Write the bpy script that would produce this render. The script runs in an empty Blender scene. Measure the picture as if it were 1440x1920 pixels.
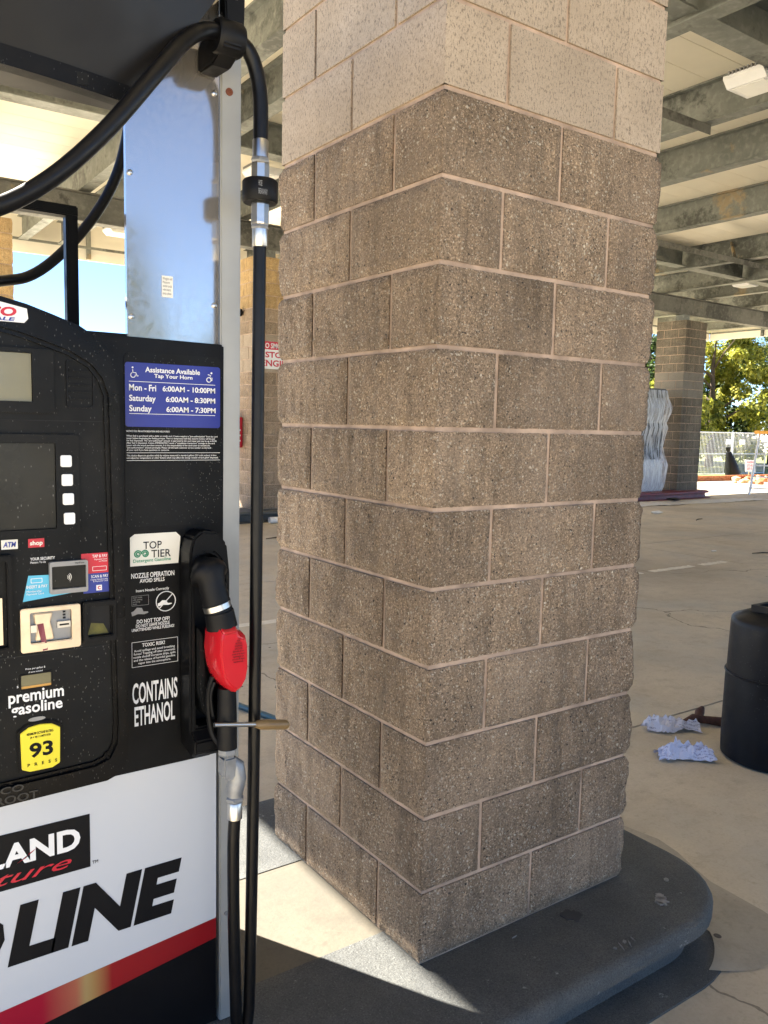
import bpy, bmesh, math, random
from mathutils import Vector, Matrix, noise

random.seed(7)
scene = bpy.context.scene
COL = scene.collection
R = math.radians

# ------------------------------------------------------------------ camera, sky, sun, exposure
cam_d = bpy.data.cameras.new('camera'); cam = bpy.data.objects.new('camera', cam_d); COL.objects.link(cam)
cr = Vector((0.81862, -0.57390, 0.02231)); cd = Vector((-0.04227, -0.09895, -0.99419)); cf = Vector((0.57278, 0.81292, -0.10526))
cam.matrix_world = Matrix(((cr.x, -cd.x, -cf.x, -1.2838), (cr.y, -cd.y, -cf.y, -1.6121), (cr.z, -cd.z, -cf.z, 1.4307), (0, 0, 0, 1)))
cam_d.sensor_fit = 'VERTICAL'; cam_d.sensor_height = 36; cam_d.lens = 29.0
cam_d.clip_start = .05; cam_d.clip_end = 2000
scene.camera = cam

SUN_EL, SUN_ROT = R(43.6), R(-28)
world = bpy.data.worlds.new('World'); scene.world = world; world.use_nodes = True
wn = world.node_tree
sky = wn.nodes.new('ShaderNodeTexSky'); sky.sky_type = 'NISHITA'; sky.sun_disc = False
sky.sun_elevation = SUN_EL; sky.sun_rotation = SUN_ROT; sky.air_density = .6; sky.dust_density = 0; sky.ozone_density = 6
wn.links.new(sky.outputs[0], wn.nodes['Background'].inputs[0]); wn.nodes['Background'].inputs[1].default_value = .05
sun_d = bpy.data.lights.new('sun', 'SUN'); sun = bpy.data.objects.new('sun', sun_d); COL.objects.link(sun)
sun_d.energy = 5.0; sun_d.angle = R(.5); sun_d.color = (1, .93, .82)
sdir = Vector((math.sin(SUN_ROT) * math.cos(SUN_EL), math.cos(SUN_ROT) * math.cos(SUN_EL), math.sin(SUN_EL)))
sun.rotation_euler = sdir.to_track_quat('Z', 'Y').to_euler(); sun.location = (0, 0, 30)
scene.view_settings.view_transform = 'Standard'; scene.view_settings.look = 'None'
scene.view_settings.gamma = 1; scene.view_settings.exposure = 2.95
scene.render.engine = 'CYCLES'
scene.cycles.max_bounces = 10; scene.cycles.diffuse_bounces = 6; scene.cycles.glossy_bounces = 4
scene.cycles.use_denoising = True

# ------------------------------------------------------------------ materials
def nd(nt, t, **kw):
    n = nt.nodes.new(t)
    for k, v in kw.items():
        if k.startswith('i_'):
            key = k[2:]
            n.inputs[int(key) if key.isdigit() else key.replace('_', ' ')].default_value = v
        else: setattr(n, k, v)
    return n
def ramp(nt, fac, stops):
    r = nd(nt, 'ShaderNodeValToRGB'); e = r.color_ramp.elements
    while len(e) < len(stops): e.new(.5)
    for i, (p, c) in enumerate(stops):
        e[i].position = p; e[i].color = (c, c, c, 1) if isinstance(c, (int, float)) else (*c, 1)
    nt.links.new(fac, r.inputs[0]); return r.outputs[0]
def mixc(nt, fac, a, b, mode='MIX'):
    m = nd(nt, 'ShaderNodeMix', data_type='RGBA', blend_type=mode)
    for s, v in ((0, fac), (6, a), (7, b)):
        if isinstance(v, bpy.types.NodeSocket): nt.links.new(v, m.inputs[s])
        elif s == 0: m.inputs[0].default_value = v
        else: m.inputs[s].default_value = (*v, 1)
    return m.outputs[2]
def mth(nt, op, a, b=0.0):
    m = nd(nt, 'ShaderNodeMath', operation=op)
    for i, v in enumerate((a, b)):
        if isinstance(v, bpy.types.NodeSocket): nt.links.new(v, m.inputs[i])
        else: m.inputs[i].default_value = v
    return m.outputs[0]
def newmat(name):
    m = bpy.data.materials.new(name); m.use_nodes = True
    return m, m.node_tree, m.node_tree.nodes['Principled BSDF']
def coords(nt, scale=(1, 1, 1), rnd=True):
    tc = nd(nt, 'ShaderNodeTexCoord'); mp = nd(nt, 'ShaderNodeMapping'); mp.inputs['Scale'].default_value = scale
    if rnd:
        oi = nd(nt, 'ShaderNodeObjectInfo'); va = nd(nt, 'ShaderNodeVectorMath', operation='ADD')
        cx = nd(nt, 'ShaderNodeCombineXYZ'); k = mth(nt, 'MULTIPLY', oi.outputs['Random'], 37.0)
        for i in range(3): nt.links.new(k, cx.inputs[i])
        nt.links.new(tc.outputs['Object'], va.inputs[0]); nt.links.new(cx.outputs[0], va.inputs[1]); nt.links.new(va.outputs[0], mp.inputs[0])
    else: nt.links.new(tc.outputs['Object'], mp.inputs[0])
    return mp.outputs[0]
def nz(nt, co, scale, detail=4, rough=.55):
    n = nd(nt, 'ShaderNodeTexNoise', i_Scale=scale, i_Detail=detail, i_Roughness=rough); nt.links.new(co, n.inputs['Vector']); return n.outputs['Fac']
def bump(nt, b, h, strength=.3, dist=.01, prev=None):
    n = nd(nt, 'ShaderNodeBump', i_Strength=strength, i_Distance=dist); nt.links.new(h, n.inputs['Height'])
    if prev is not None: nt.links.new(prev, n.inputs['Normal'])
    nt.links.new(n.outputs[0], b.inputs['Normal']); return n.outputs[0]

MATS = {}
def plain(name, c, rough=.5, metal=0.0, var=.12, scale=9, bs=.0, bscale=120, coat=0.0, spec=.5):
    if name in MATS: return MATS[name]
    m, nt, b = newmat(name); co = coords(nt)
    f = nz(nt, co, scale, 5)
    lo = tuple(v * (1 - var) for v in c); hi = tuple(min(1, v * (1 + var)) for v in c)
    nt.links.new(ramp(nt, f, [(.3, lo), (.7, hi)]), b.inputs['Base Color'])
    rv = min(.08, var * .5)
    nt.links.new(ramp(nt, nz(nt, co, scale * 2.3, 4), [(.3, max(.02, rough - rv)), (.7, min(1, rough + rv))]), b.inputs['Roughness'])
    b.inputs['Metallic'].default_value = metal; b.inputs['Coat Weight'].default_value = coat; b.inputs['Specular IOR Level'].default_value = spec
    if bs: bump(nt, b, nz(nt, co, bscale, 3), bs, .002)
    MATS[name] = m; return m

def split_mat(name, c1, c2, peb=(.62, .55, .45)):
    m, nt, b = newmat(name); co = coords(nt, rnd=True); oi = nd(nt, 'ShaderNodeObjectInfo')
    base = mixc(nt, ramp(nt, nz(nt, co, 6, 6, .7), [(.3, 0.), (.72, 1.)]), c1, c2)
    mp = nd(nt, 'ShaderNodeMapping'); mp.inputs['Scale'].default_value = (1, 1, .2); nt.links.new(co, mp.inputs[0])
    base = mixc(nt, ramp(nt, nz(nt, mp.outputs[0], 24, 5, .65), [(.45, 0.), (.75, .55)]), base, tuple(v * .5 for v in c1))
    g = nz(nt, co, 150, 3, .75)
    wn_ = nd(nt, 'ShaderNodeTexNoise', i_Scale=170., i_Detail=2.); nt.links.new(co, wn_.inputs['Vector'])
    wv = nd(nt, 'ShaderNodeVectorMath', operation='SCALE'); nt.links.new(wn_.outputs['Color'], wv.inputs[0]); wv.inputs['Scale'].default_value = .009
    wa = nd(nt, 'ShaderNodeVectorMath', operation='ADD'); nt.links.new(co, wa.inputs[0]); nt.links.new(wv.outputs[0], wa.inputs[1]); wco = wa.outputs[0]
    base = mixc(nt, ramp(nt, g, [(.36, .85), (.5, 0.)]), base, tuple(v * .33 for v in c1))
    base = mixc(nt, ramp(nt, nz(nt, co, 190, 2, .6), [(.53, 0.), (.70, .75)]), base, tuple(min(.9, v * 2.0) for v in c2))
    for sc, th, keep, col in ((80, .33, .55, peb), (150, .42, .45, tuple(v * .9 for v in peb)), (110, .34, .7, (.06, .047, .038))):
        v = nd(nt, 'ShaderNodeTexVoronoi', i_Scale=sc); nt.links.new(wco, v.inputs['Vector'])
        sp = nd(nt, 'ShaderNodeSeparateColor'); nt.links.new(v.outputs['Color'], sp.inputs[0])
        size = mth(nt, 'MULTIPLY', sp.outputs[1], th)
        mask = mth(nt, 'MULTIPLY', mth(nt, 'LESS_THAN', v.outputs['Distance'], size), mth(nt, 'GREATER_THAN', sp.outputs[0], keep))
        base = mixc(nt, mask, base, mixc(nt, sp.outputs[2], tuple(x * .55 for x in col), col))
    k = ramp(nt, oi.outputs['Random'], [(0, .84), (1, 1.1)])
    pc = coords(nt, rnd=False)
    base = mixc(nt, 1.0, base, ramp(nt, nz(nt, pc, 2.6, 5, .6), [(.32, .74), (.66, 1.14)]), 'MULTIPLY')
    st = nd(nt, 'ShaderNodeMapping'); st.inputs['Scale'].default_value = (1, 1, .12); nt.links.new(pc, st.inputs[0])
    base = mixc(nt, ramp(nt, nz(nt, st.outputs[0], 17, 5, .6), [(.50, 0.), (.70, .5)]), base, tuple(v * .42 for v in c1))
    base = mixc(nt, ramp(nt, nz(nt, pc, 1.7, 3), [(.5, 0.), (.72, .35)]), base, tuple(min(1, v * 1.25) for v in (c2[0] * .95, c2[1], c2[2] * 1.1)))
    nt.links.new(mixc(nt, 1.0, base, k, 'MULTIPLY'), b.inputs['Base Color'])
    b.inputs['Roughness'].default_value = .92
    p = bump(nt, b, nz(nt, co, 48, 6, .75), 1.0, .012); bump(nt, b, g, 1.0, .005, p)
    return m
def smooth_mat(name, c1, c2):
    m, nt, b = newmat(name); co = coords(nt); oi = nd(nt, 'ShaderNodeObjectInfo')
    base = mixc(nt, ramp(nt, nz(nt, co, 6, 6, .6), [(.3, 0.), (.7, 1.)]), c1, c2)
    mp = nd(nt, 'ShaderNodeMapping'); mp.inputs['Scale'].default_value = (1, 1, .5); nt.links.new(co, mp.inputs[0])
    f = nz(nt, mp.outputs[0], 190, 5, .75)
    base = mixc(nt, ramp(nt, f, [(.39, .85), (.48, 0.)]), base, tuple(v * .38 for v in c1))
    base = mixc(nt, ramp(nt, nz(nt, co, 300, 2), [(.3, .35), (.6, 0.)]), base, tuple(v * .6 for v in c1))
    k = ramp(nt, oi.outputs['Random'], [(0, .92), (1, 1.07)])
    nt.links.new(mixc(nt, 1.0, base, k, 'MULTIPLY'), b.inputs['Base Color']); b.inputs['Roughness'].default_value = .9
    bump(nt, b, f, .5, .003); return m
M_split = split_mat('split_block', (.285, .205, .132), (.37, .272, .183), (.72, .63, .49))
M_smooth = smooth_mat('smooth_block', (.345, .275, .20), (.44, .355, .265))
M_farsplit = split_mat('shaded_split_block', (.13, .108, .078), (.19, .16, .118), (.4, .36, .29))  # same blocks as the front pillar; the far pillar's shade is in this colour
M_farsmooth = smooth_mat('shaded_smooth_block', (.20, .18, .145), (.25, .22, .18))  # pale courses likewise, darkened in colour for the far pillar's shade
M_gold = split_mat('golden_split_block', (.48, .30, .13), (.58, .38, .18), (.7, .55, .35))
M_mortar = plain('mortar', (.43, .31, .225), .9, var=.35, scale=11, bs=.5, bscale=160)

def concrete(name, c1, c2, stain, rough=.8, swirl=True):
    m, nt, b = newmat(name); co = coords(nt, rnd=False)
    base = mixc(nt, ramp(nt, nz(nt, co, .55, 7, .62), [(.32, 0.), (.68, 1.)]), c1, c2)
    base = mixc(nt, ramp(nt, nz(nt, co, 1.7, 9, .7), [(.44, 0.), (.68, .9)]), base, stain)
    base = mixc(nt, ramp(nt, nz(nt, co, .9, 5, .6), [(.48, 0.), (.66, .5)]), base, (c2[1] * .8, c2[1] * .82, c2[1] * .74))
    if swirl:
        mp = nd(nt, 'ShaderNodeMapping'); mp.inputs['Scale'].default_value = (.55, 1.5, 1); mp.inputs['Rotation'].default_value = (0, 0, .35); nt.links.new(co, mp.inputs[0])
        base = mixc(nt, ramp(nt, nz(nt, mp.outputs[0], 3.2, 7, .7), [(.5, 0.), (.75, .28)]), base, tuple(v * .6 for v in stain))
    base = mixc(nt, ramp(nt, nz(nt, co, 5.5, 8, .75), [(.52, 0.), (.68, .5)]), base, tuple(v * .68 for v in stain))
    base = mixc(nt, ramp(nt, nz(nt, co, 26, 6, .75), [(.56, 0.), (.7, .45)]), base, tuple(v * .62 for v in stain))
    v = nd(nt, 'ShaderNodeTexVoronoi', i_Scale=5.5); nt.links.new(co, v.inputs['Vector'])
    sp = nd(nt, 'ShaderNodeSeparateColor'); nt.links.new(v.outputs['Color'], sp.inputs[0])
    mask = mth(nt, 'MULTIPLY', mth(nt, 'LESS_THAN', v.outputs['Distance'], mth(nt, 'MULTIPLY', sp.outputs[1], .085)), mth(nt, 'GREATER_THAN', sp.outputs[0], .6))
    base = mixc(nt, mask, base, (.06, .05, .04))
    cr_ = nd(nt, 'ShaderNodeTexVoronoi', i_Scale=.16, feature='DISTANCE_TO_EDGE'); cw = nd(nt, 'ShaderNodeVectorMath', operation='ADD'); cn = nd(nt, 'ShaderNodeTexNoise', i_Scale=1.3, i_Detail=6.)
    nt.links.new(co, cn.inputs['Vector']); nt.links.new(co, cw.inputs[0]); nt.links.new(cn.outputs['Color'], cw.inputs[1]); nt.links.new(cw.outputs[0], cr_.inputs['Vector'])
    base = mixc(nt, mth(nt, 'MULTIPLY', mth(nt, 'LESS_THAN', cr_.outputs['Distance'], .0012), .75), base, (.08, .07, .05))
    base = mixc(nt, ramp(nt, nz(nt, co, .33, 4, .5), [(.5, 0.), (.64, .45)]), base, tuple(x * .55 for x in stain))
    base = mixc(nt, ramp(nt, nz(nt, co, 90, 4, .7), [(.3, .35), (.55, 0.)]), base, tuple(x * .6 for x in c1))
    nt.links.new(base, b.inputs['Base Color'])
    nt.links.new(ramp(nt, nz(nt, co, 1.2, 5), [(.3, rough - .18), (.7, rough)]), b.inputs['Roughness'])
    p = bump(nt, b, nz(nt, co, 60, 5, .65), .25, .004); bump(nt, b, nz(nt, co, 6, 6, .6), .2, .01, p)
    return m
M_ground = concrete('forecourt_concrete', (.62, .53, .375), (.54, .475, .36), (.47, .395, .28))
M_infill = concrete('island_concrete', (.115, .10, .073), (.10, .088, .066), (.085, .075, .057), swirl=False)
M_dirt = plain('joint_dirt', (.07, .06, .045), .95, var=.4, scale=20)
M_far = plain('far_ground', (.5, .45, .34), .95, var=.25, scale=.2)
def curbpaint():
    m, nt, b = newmat('charcoal_paint'); co = coords(nt, rnd=False)
    base = mixc(nt, ramp(nt, nz(nt, co, 4, 7, .65), [(.35, 0.), (.7, 1.)]), (.055, .058, .057), (.095, .098, .092))
    base = mixc(nt, ramp(nt, nz(nt, co, 13, 9, .78), [(.635, 0.), (.66, 1.)]), base, (.30, .30, .285))
    base = mixc(nt, ramp(nt, nz(nt, co, 3.1, 6, .6), [(.55, 0.), (.8, .5)]), base, (.13, .12, .10))
    base = mixc(nt, ramp(nt, nz(nt, co, 230, 3, .7), [(.4, .6), (.52, 0.)]), base, (.022, .023, .023))
    base = mixc(nt, ramp(nt, nz(nt, co, 210, 3, .7), [(.56, 0.), (.68, .55)]), base, (.17, .17, .16))
    nt.links.new(base, b.inputs['Base Color']); b.inputs['Roughness'].default_value = .75
    base2 = nz(nt, co, 160, 4, .7)
    p = bump(nt, b, base2, .6, .004); bump(nt, b, nz(nt, co, 9, 7, .65), .45, .02, p); return m
M_curb = curbpaint()
def steel(name, c1, c2, rough=.5, metal=.55):
    m, nt, b = newmat(name); co = coords(nt)
    base = mixc(nt, ramp(nt, nz(nt, co, 1.6, 7, .65), [(.38, 0.), (.62, 1.)]), c1, c2)
    base = mixc(nt, ramp(nt, nz(nt, co, .8, 9, .75), [(.50, 0.), (.57, .8)]), base, tuple(v * .34 for v in c1))
    base = mixc(nt, ramp(nt, nz(nt, co, .55, 8, .7), [(.60, 0.), (.64, .7)]), base, (.36, .27, .15))
    base = mixc(nt, ramp(nt, nz(nt, co, 14, 4), [(.5, 0.), (.75, .4)]), base, tuple(min(1, v * 1.5) for v in c2))
    nt.links.new(base, b.inputs['Base Color']); b.inputs['Metallic'].default_value = metal
    nt.links.new(ramp(nt, nz(nt, co, 5, 5), [(.3, rough - .1), (.7, rough + .15)]), b.inputs['Roughness'])
    bump(nt, b, nz(nt, co, 25, 4), .1, .004); return m
M_galv = steel('galvanised_steel', (.15, .16, .145), (.25, .26, .235), .55, .4)
M_gird = steel('weathered_girder', (.11, .11, .095), (.19, .185, .165), .6, .3)
M_deck = plain('cream_deck', (.76, .71, .585), .32, var=.05, scale=2)
M_fascia = plain('fascia_back', (.74, .71, .62), .45, var=.06, scale=2)
M_white = plain('white_paint', (.74, .745, .74), .4, var=.04)
M_lens = plain('light_lens', (.8, .8, .76), .25, var=.03)

def plastic(name, c, rough=.42, speck=.22, dens=360, scr=True):
    """black dispenser plastic with rain spots, dust and scratches"""
    m, nt, b = newmat(name); co = coords(nt, rnd=False)
    base = mixc(nt, ramp(nt, nz(nt, co, 5, 6, .6), [(.35, 0.), (.7, 1.)]), tuple(v * .75 for v in c), tuple(v * 1.5 for v in c))
    base = mixc(nt, ramp(nt, nz(nt, co, 2.4, 7, .7), [(.5, 0.), (.8, .35)]), base, (.035, .032, .027))
    if scr:
        mp = nd(nt, 'ShaderNodeMapping'); mp.inputs['Scale'].default_value = (1, 1, .42); mp.inputs['Rotation'].default_value = (0, .7, 0); nt.links.new(co, mp.inputs[0])
        v = nd(nt, 'ShaderNodeTexVoronoi', i_Scale=dens); nt.links.new(mp.outputs[0], v.inputs['Vector'])
        sp = nd(nt, 'ShaderNodeSeparateColor'); nt.links.new(v.outputs['Color'], sp.inputs[0])
        area = ramp(nt, nz(nt, co, 3.5, 4), [(.38, 0.), (.62, 1.)])
        mask = mth(nt, 'MULTIPLY', mth(nt, 'LESS_THAN', v.outputs['Distance'], mth(nt, 'MULTIPLY', sp.outputs[1], .30)), mth(nt, 'GREATER_THAN', sp.outputs[0], .70))
        mask = mth(nt, 'MULTIPLY', mth(nt, 'MULTIPLY', mask, area), speck)
        base = mixc(nt, mask, base, (.20, .195, .18))
    nt.links.new(base, b.inputs['Base Color'])
    nt.links.new(ramp(nt, nz(nt, co, 14, 5), [(.3, rough - .1), (.7, rough + .12)]), b.inputs['Roughness'])
    b.inputs['Specular IOR Level'].default_value = .14
    bump(nt, b, nz(nt, co, 420, 2), .12, .001); return m
M_black = plastic('black_plastic', (.0042, .0044, .005))
M_black2 = plastic('satin_black_panel', (.006, .0065, .0068), .5, .6)
M_rub = plain('black_rubber', (.005, .005, .0055), .5, var=.3, scale=14, spec=.2)
M_hose = plain('black_hose', (.0045, .0045, .005), .36, var=.3, scale=30, spec=.25)
M_void = plain('dark_cavity', (.006, .006, .006), .8)
M_chrome = plain('bright_fitting', (.52, .51, .49), .3, 1.0, .04, 60)
M_cast = plain('cast_grey_metal', (.27, .28, .29), .45, .6, .2, 30)
M_red = plain('red_shell', (.52, .012, .02), .22, var=.08, scale=12, coat=.3)
M_sheet = None
def sheetmat():
    m, nt, b = newmat('polished_sheet'); co = coords(nt, rnd=False)
    b.inputs['Base Color'].default_value = (.54, .505, .465, 1); b.inputs['Metallic'].default_value = .78
    nt.links.new(ramp(nt, nz(nt, co, 60, 4, .7), [(.3, .07), (.7, .15)]), b.inputs['Roughness'])
    bump(nt, b, nz(nt, co, 2.2, 1), .02, .02); return m
M_sheet = sheetmat()
M_post = plain('grey_column', (.36, .36, .34), .5, .3, .1, 6)
M_door = plain('white_door', (.52, .54, .565), .28, var=.012, scale=3)
M_val = plain('dark_valance', (.011, .0095, .008), .38, var=.15, scale=3, spec=.22)
def stripe_mat():
    m, nt, b = newmat('red_gold_stripe'); tc = nd(nt, 'ShaderNodeTexCoord'); sx = nd(nt, 'ShaderNodeSeparateXYZ'); nt.links.new(tc.outputs['Object'], sx.inputs[0])
    f = mth(nt, 'ADD', mth(nt, 'MULTIPLY', sx.outputs[0], 1.0), .5)
    nt.links.new(ramp(nt, f, [(0, (.30, .003, .02)), (.655, (.30, .004, .022)), (.725, (.36, .11, .06)), (.745, (.36, .25, .10)), (.76, (.34, .20, .07)), (.80, (.26, .01, .012)), (1, (.22, .005, .009))]), b.inputs['Base Color'])
    b.inputs['Roughness'].default_value = .3; return m
M_stripe = stripe_mat()
INK = plain('black_ink', (.005, .005, .006), .5, spec=.15)
WHITE = plain('white_print', (.75, .75, .74), .45, var=.02)
BLUE = plain('blue_sticker', (.012, .022, .22), .35, var=.08)
NAVY = plain('navy_sticker', (.012, .03, .25), .35)
CYAN = plain('cyan_sticker', (.08, .42, .62), .4, var=.06)
REDP = plain('red_sticker', (.5, .012, .03), .35)
YEL = plain('yellow_button', (.72, .62, .02), .35, var=.05)
GREEN = plain('green_print', (.02, .25, .12), .4)
CREAM = plain('cream_label', (.72, .70, .62), .45, var=.04)
GOLDM = plain('brushed_champagne', (.62, .52, .40), .35, .85, .1, 40)
LCD = plain('lcd_glass', (.17, .15, .085), .18, var=.1)
GREYP = plain('grey_plastic', (.24, .24, .235), .4)
M_glass = plastic('dusty_display', (.02, .02, .018), .22, .8, 200)
M_maroon = plain('maroon_paint', (.16, .02, .022), .5, var=.25)
M_teal = plain('teal_plastic', (.02, .075, .095), .35)
M_tan = plain('tan_plastic', (.20, .13, .055), .35, var=.15, scale=30)
M_pvc = plain('white_pvc', (.72, .71, .68), .35)
M_paper = plain('blue_white_paper', (.55, .57, .70), .8, var=.3, scale=22)
def papermat(name, c, ink):
    m, nt, b = newmat(name); co = coords(nt, rnd=False)
    wv = nd(nt, 'ShaderNodeTexWave', i_Scale=26., i_Distortion=1.5); wv.bands_direction = 'DIAGONAL'; nt.links.new(co, wv.inputs['Vector'])
    msk = mth(nt, 'MULTIPLY', ramp(nt, wv.outputs['Fac'], [(.62, 0.), (.72, 1.)]), ramp(nt, nz(nt, co, 16, 3), [(.47, 0.), (.53, .6)]))
    msk = mth(nt, 'MULTIPLY', msk, ramp(nt, nz(nt, co, 170, 2), [(.45, 0.), (.5, 1.)]))
    nt.links.new(mixc(nt, msk, c, ink), b.inputs['Base Color']); b.inputs['Roughness'].default_value = .75; return m
M_paper = papermat('printed_blue_paper', (.60, .62, .76), (.12, .13, .28)); M_paper2 = papermat('printed_white_paper', (.68, .67, .72), (.16, .14, .2))
M_rag = plain('brown_rag', (.075, .032, .022), .9, var=.35, scale=40)
M_bin = plastic('dusty_black_bin', (.009, .0095, .011), .46, .3, 200)
M_brick = plain('orange_brick', (.40, .15, .06), .85, var=.25, scale=14)
M_alu = plain('aluminium', (.72, .72, .72), .4, .4)
M_yelcap = plain('orange_cap', (.7, .32, .02), .5)
M_earth = plain('dry_earth', (.36, .24, .11), .95, var=.3, scale=3)
M_stone = plain('tan_stone', (.45, .32, .18), .9, var=.25)

# ------------------------------------------------------------------ mesh helpers
class MB:
    def __init__(s): s.v = []; s.f = []
    def add(s, vs, fs):
        o = len(s.v); s.v += [tuple(v) for v in vs]; s.f += [tuple(i + o for i in f) for f in fs]; return s
    def box(s, x0, x1, y0, y1, z0, z1):
        return s.add([(x0, y0, z0), (x1, y0, z0), (x1, y1, z0), (x0, y1, z0), (x0, y0, z1), (x1, y0, z1), (x1, y1, z1), (x0, y1, z1)],
                     [(0, 3, 2, 1), (4, 5, 6, 7), (0, 1, 5, 4), (1, 2, 6, 5), (2, 3, 7, 6), (3, 0, 4, 7)])
    def prism(s, pts, a0, a1, axis='y'):
        """outline pts extruded along axis; pts are (x,z) for y, (x,y) for z, (y,z) for x"""
        n = len(pts)
        def P(p, a): return (p[0], a, p[1]) if axis == 'y' else (p[0], p[1], a) if axis == 'z' else (a, p[0], p[1])
        vs = [P(p, a0) for p in pts] + [P(p, a1) for p in pts]
        fs = [tuple(range(n - 1, -1, -1)), tuple(range(n, 2 * n))] + [(i, (i + 1) % n, n + (i + 1) % n, n + i) for i in range(n)]
        return s.add(vs, fs)
    def ring(s, outer, inner, a0, a1):
        n = len(outer); P = lambda p, a: (p[0], a, p[1])
        vs = [P(p, a0) for p in outer] + [P(p, a0) for p in inner] + [P(p, a1) for p in outer] + [P(p, a1) for p in inner]
        fs = []
        for i in range(n):
            j = (i + 1) % n
            fs += [(i, j, n + j, n + i), (2 * n + j, 2 * n + i, 3 * n + i, 3 * n + j), (j, i, 2 * n + i, 2 * n + j), (n + i, n + j, 3 * n + j, 3 * n + i)]
        return s.add(vs, fs)
    def tube(s, pts, r, seg=12, cap=True, smooth=0):
        P = [Vector(p) for p in pts]
        if smooth:
            Q = []
            for i in range(len(P) - 1):
                a, b, c, d = P[max(i - 1, 0)], P[i], P[i + 1], P[min(i + 2, len(P) - 1)]
                for k in range(smooth):
                    t = k / smooth
                    Q.append(.5 * ((2 * b) + (c - a) * t + (2 * a - 5 * b + 4 * c - d) * t * t + (3 * b - a - 3 * c + d) * t ** 3))
            P = Q + [P[-1]]
        n = len(P); rr = r if isinstance(r, (list, tuple)) else [r] * n
        T = [(P[min(i + 1, n - 1)] - P[max(i - 1, 0)]).normalized() for i in range(n)]
        u = T[0].orthogonal().normalized(); vs = []
        for i in range(n):
            u = (u - T[i] * u.dot(T[i])).normalized(); w = T[i].cross(u)
            for k in range(seg):
                a = 2 * math.pi * k / seg; vs.append(P[i] + (u * math.cos(a) + w * math.sin(a)) * rr[i])
        fs = [(i * seg + k, i * seg + (k + 1) % seg, (i + 1) * seg + (k + 1) % seg, (i + 1) * seg + k) for i in range(n - 1) for k in range(seg)]
        if cap: fs += [tuple(range(seg - 1, -1, -1)), tuple((n - 1) * seg + k for k in range(seg))]
        return s.add(vs, fs)
    def lathe(s, prof, c, seg=32, axis='z'):
        vs = []; n = len(prof)
        for r, h in prof:
            for k in range(seg):
                a = 2 * math.pi * k / seg; x, y = r * math.cos(a), r * math.sin(a)
                vs.append((c[0] + x, c[1] + y, c[2] + h) if axis == 'z' else (c[0] + x, c[1] + h, c[2] + y) if axis == 'y' else (c[0] + h, c[1] + x, c[2] + y))
        fs = [(i * seg + k, i * seg + (k + 1) % seg, (i + 1) * seg + (k + 1) % seg, (i + 1) * seg + k) for i in range(n - 1) for k in range(seg)]
        fs += [tuple(range(seg - 1, -1, -1)), tuple((n - 1) * seg + k for k in range(seg))]
        return s.add(vs, fs)
    def mesh(s, name, off=(0, 0, 0), smooth=False, bevel=0, fix=True):
        me = bpy.data.meshes.new(name)
        me.from_pydata([(v[0] - off[0], v[1] - off[1], v[2] - off[2]) for v in s.v], [], s.f)
        if bevel or fix:
            bm = bmesh.new(); bm.from_mesh(me)
            if bevel:
                bmesh.ops.remove_doubles(bm, verts=bm.verts, dist=1e-6)
                ed = [e for e in bm.edges if len(e.link_faces) == 2 and e.calc_face_angle(0) > .5]
                bmesh.ops.bevel(bm, geom=ed, offset=bevel, segments=2, affect='EDGES', clamp_overlap=True)
            bmesh.ops.recalc_face_normals(bm, faces=bm.faces); bm.to_mesh(me); bm.free()
        if smooth:
            for p in me.polygons: p.use_smooth = True
            if smooth == 'angle': me.set_sharp_from_angle(angle=R(38))
        return me
def orig(o):
    while o.parent: o = o.parent
    return o.location
def link(name, me, mat=None, parent=None, loc=None):
    o = bpy.data.objects.new(name, me); COL.objects.link(o)
    if me is not None and mat is not None and not me.materials: me.materials.append(mat)
    if parent: o.parent = parent
    if loc is not None: o.location = loc
    return o
def build(mb, name, mat, parent=None, smooth=False, bevel=0, loc=None):
    off = orig(parent) if parent else (loc or (0, 0, 0))
    return link(name, mb.mesh(name, off, smooth, bevel), mat, parent, None if parent else loc)
def tag(o, label=None, cat=None, group=None, kind=None):
    for k, v in (('label', label), ('category', cat), ('group', group), ('kind', kind)):
        if v: o[k] = v
    return o
def thing(name, label, cat, loc, group=None):
    o = bpy.data.objects.new(name, None); COL.objects.link(o); o.location = loc; o.empty_display_size = .1
    return tag(o, label, cat, group)
TXT = {}
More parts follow.
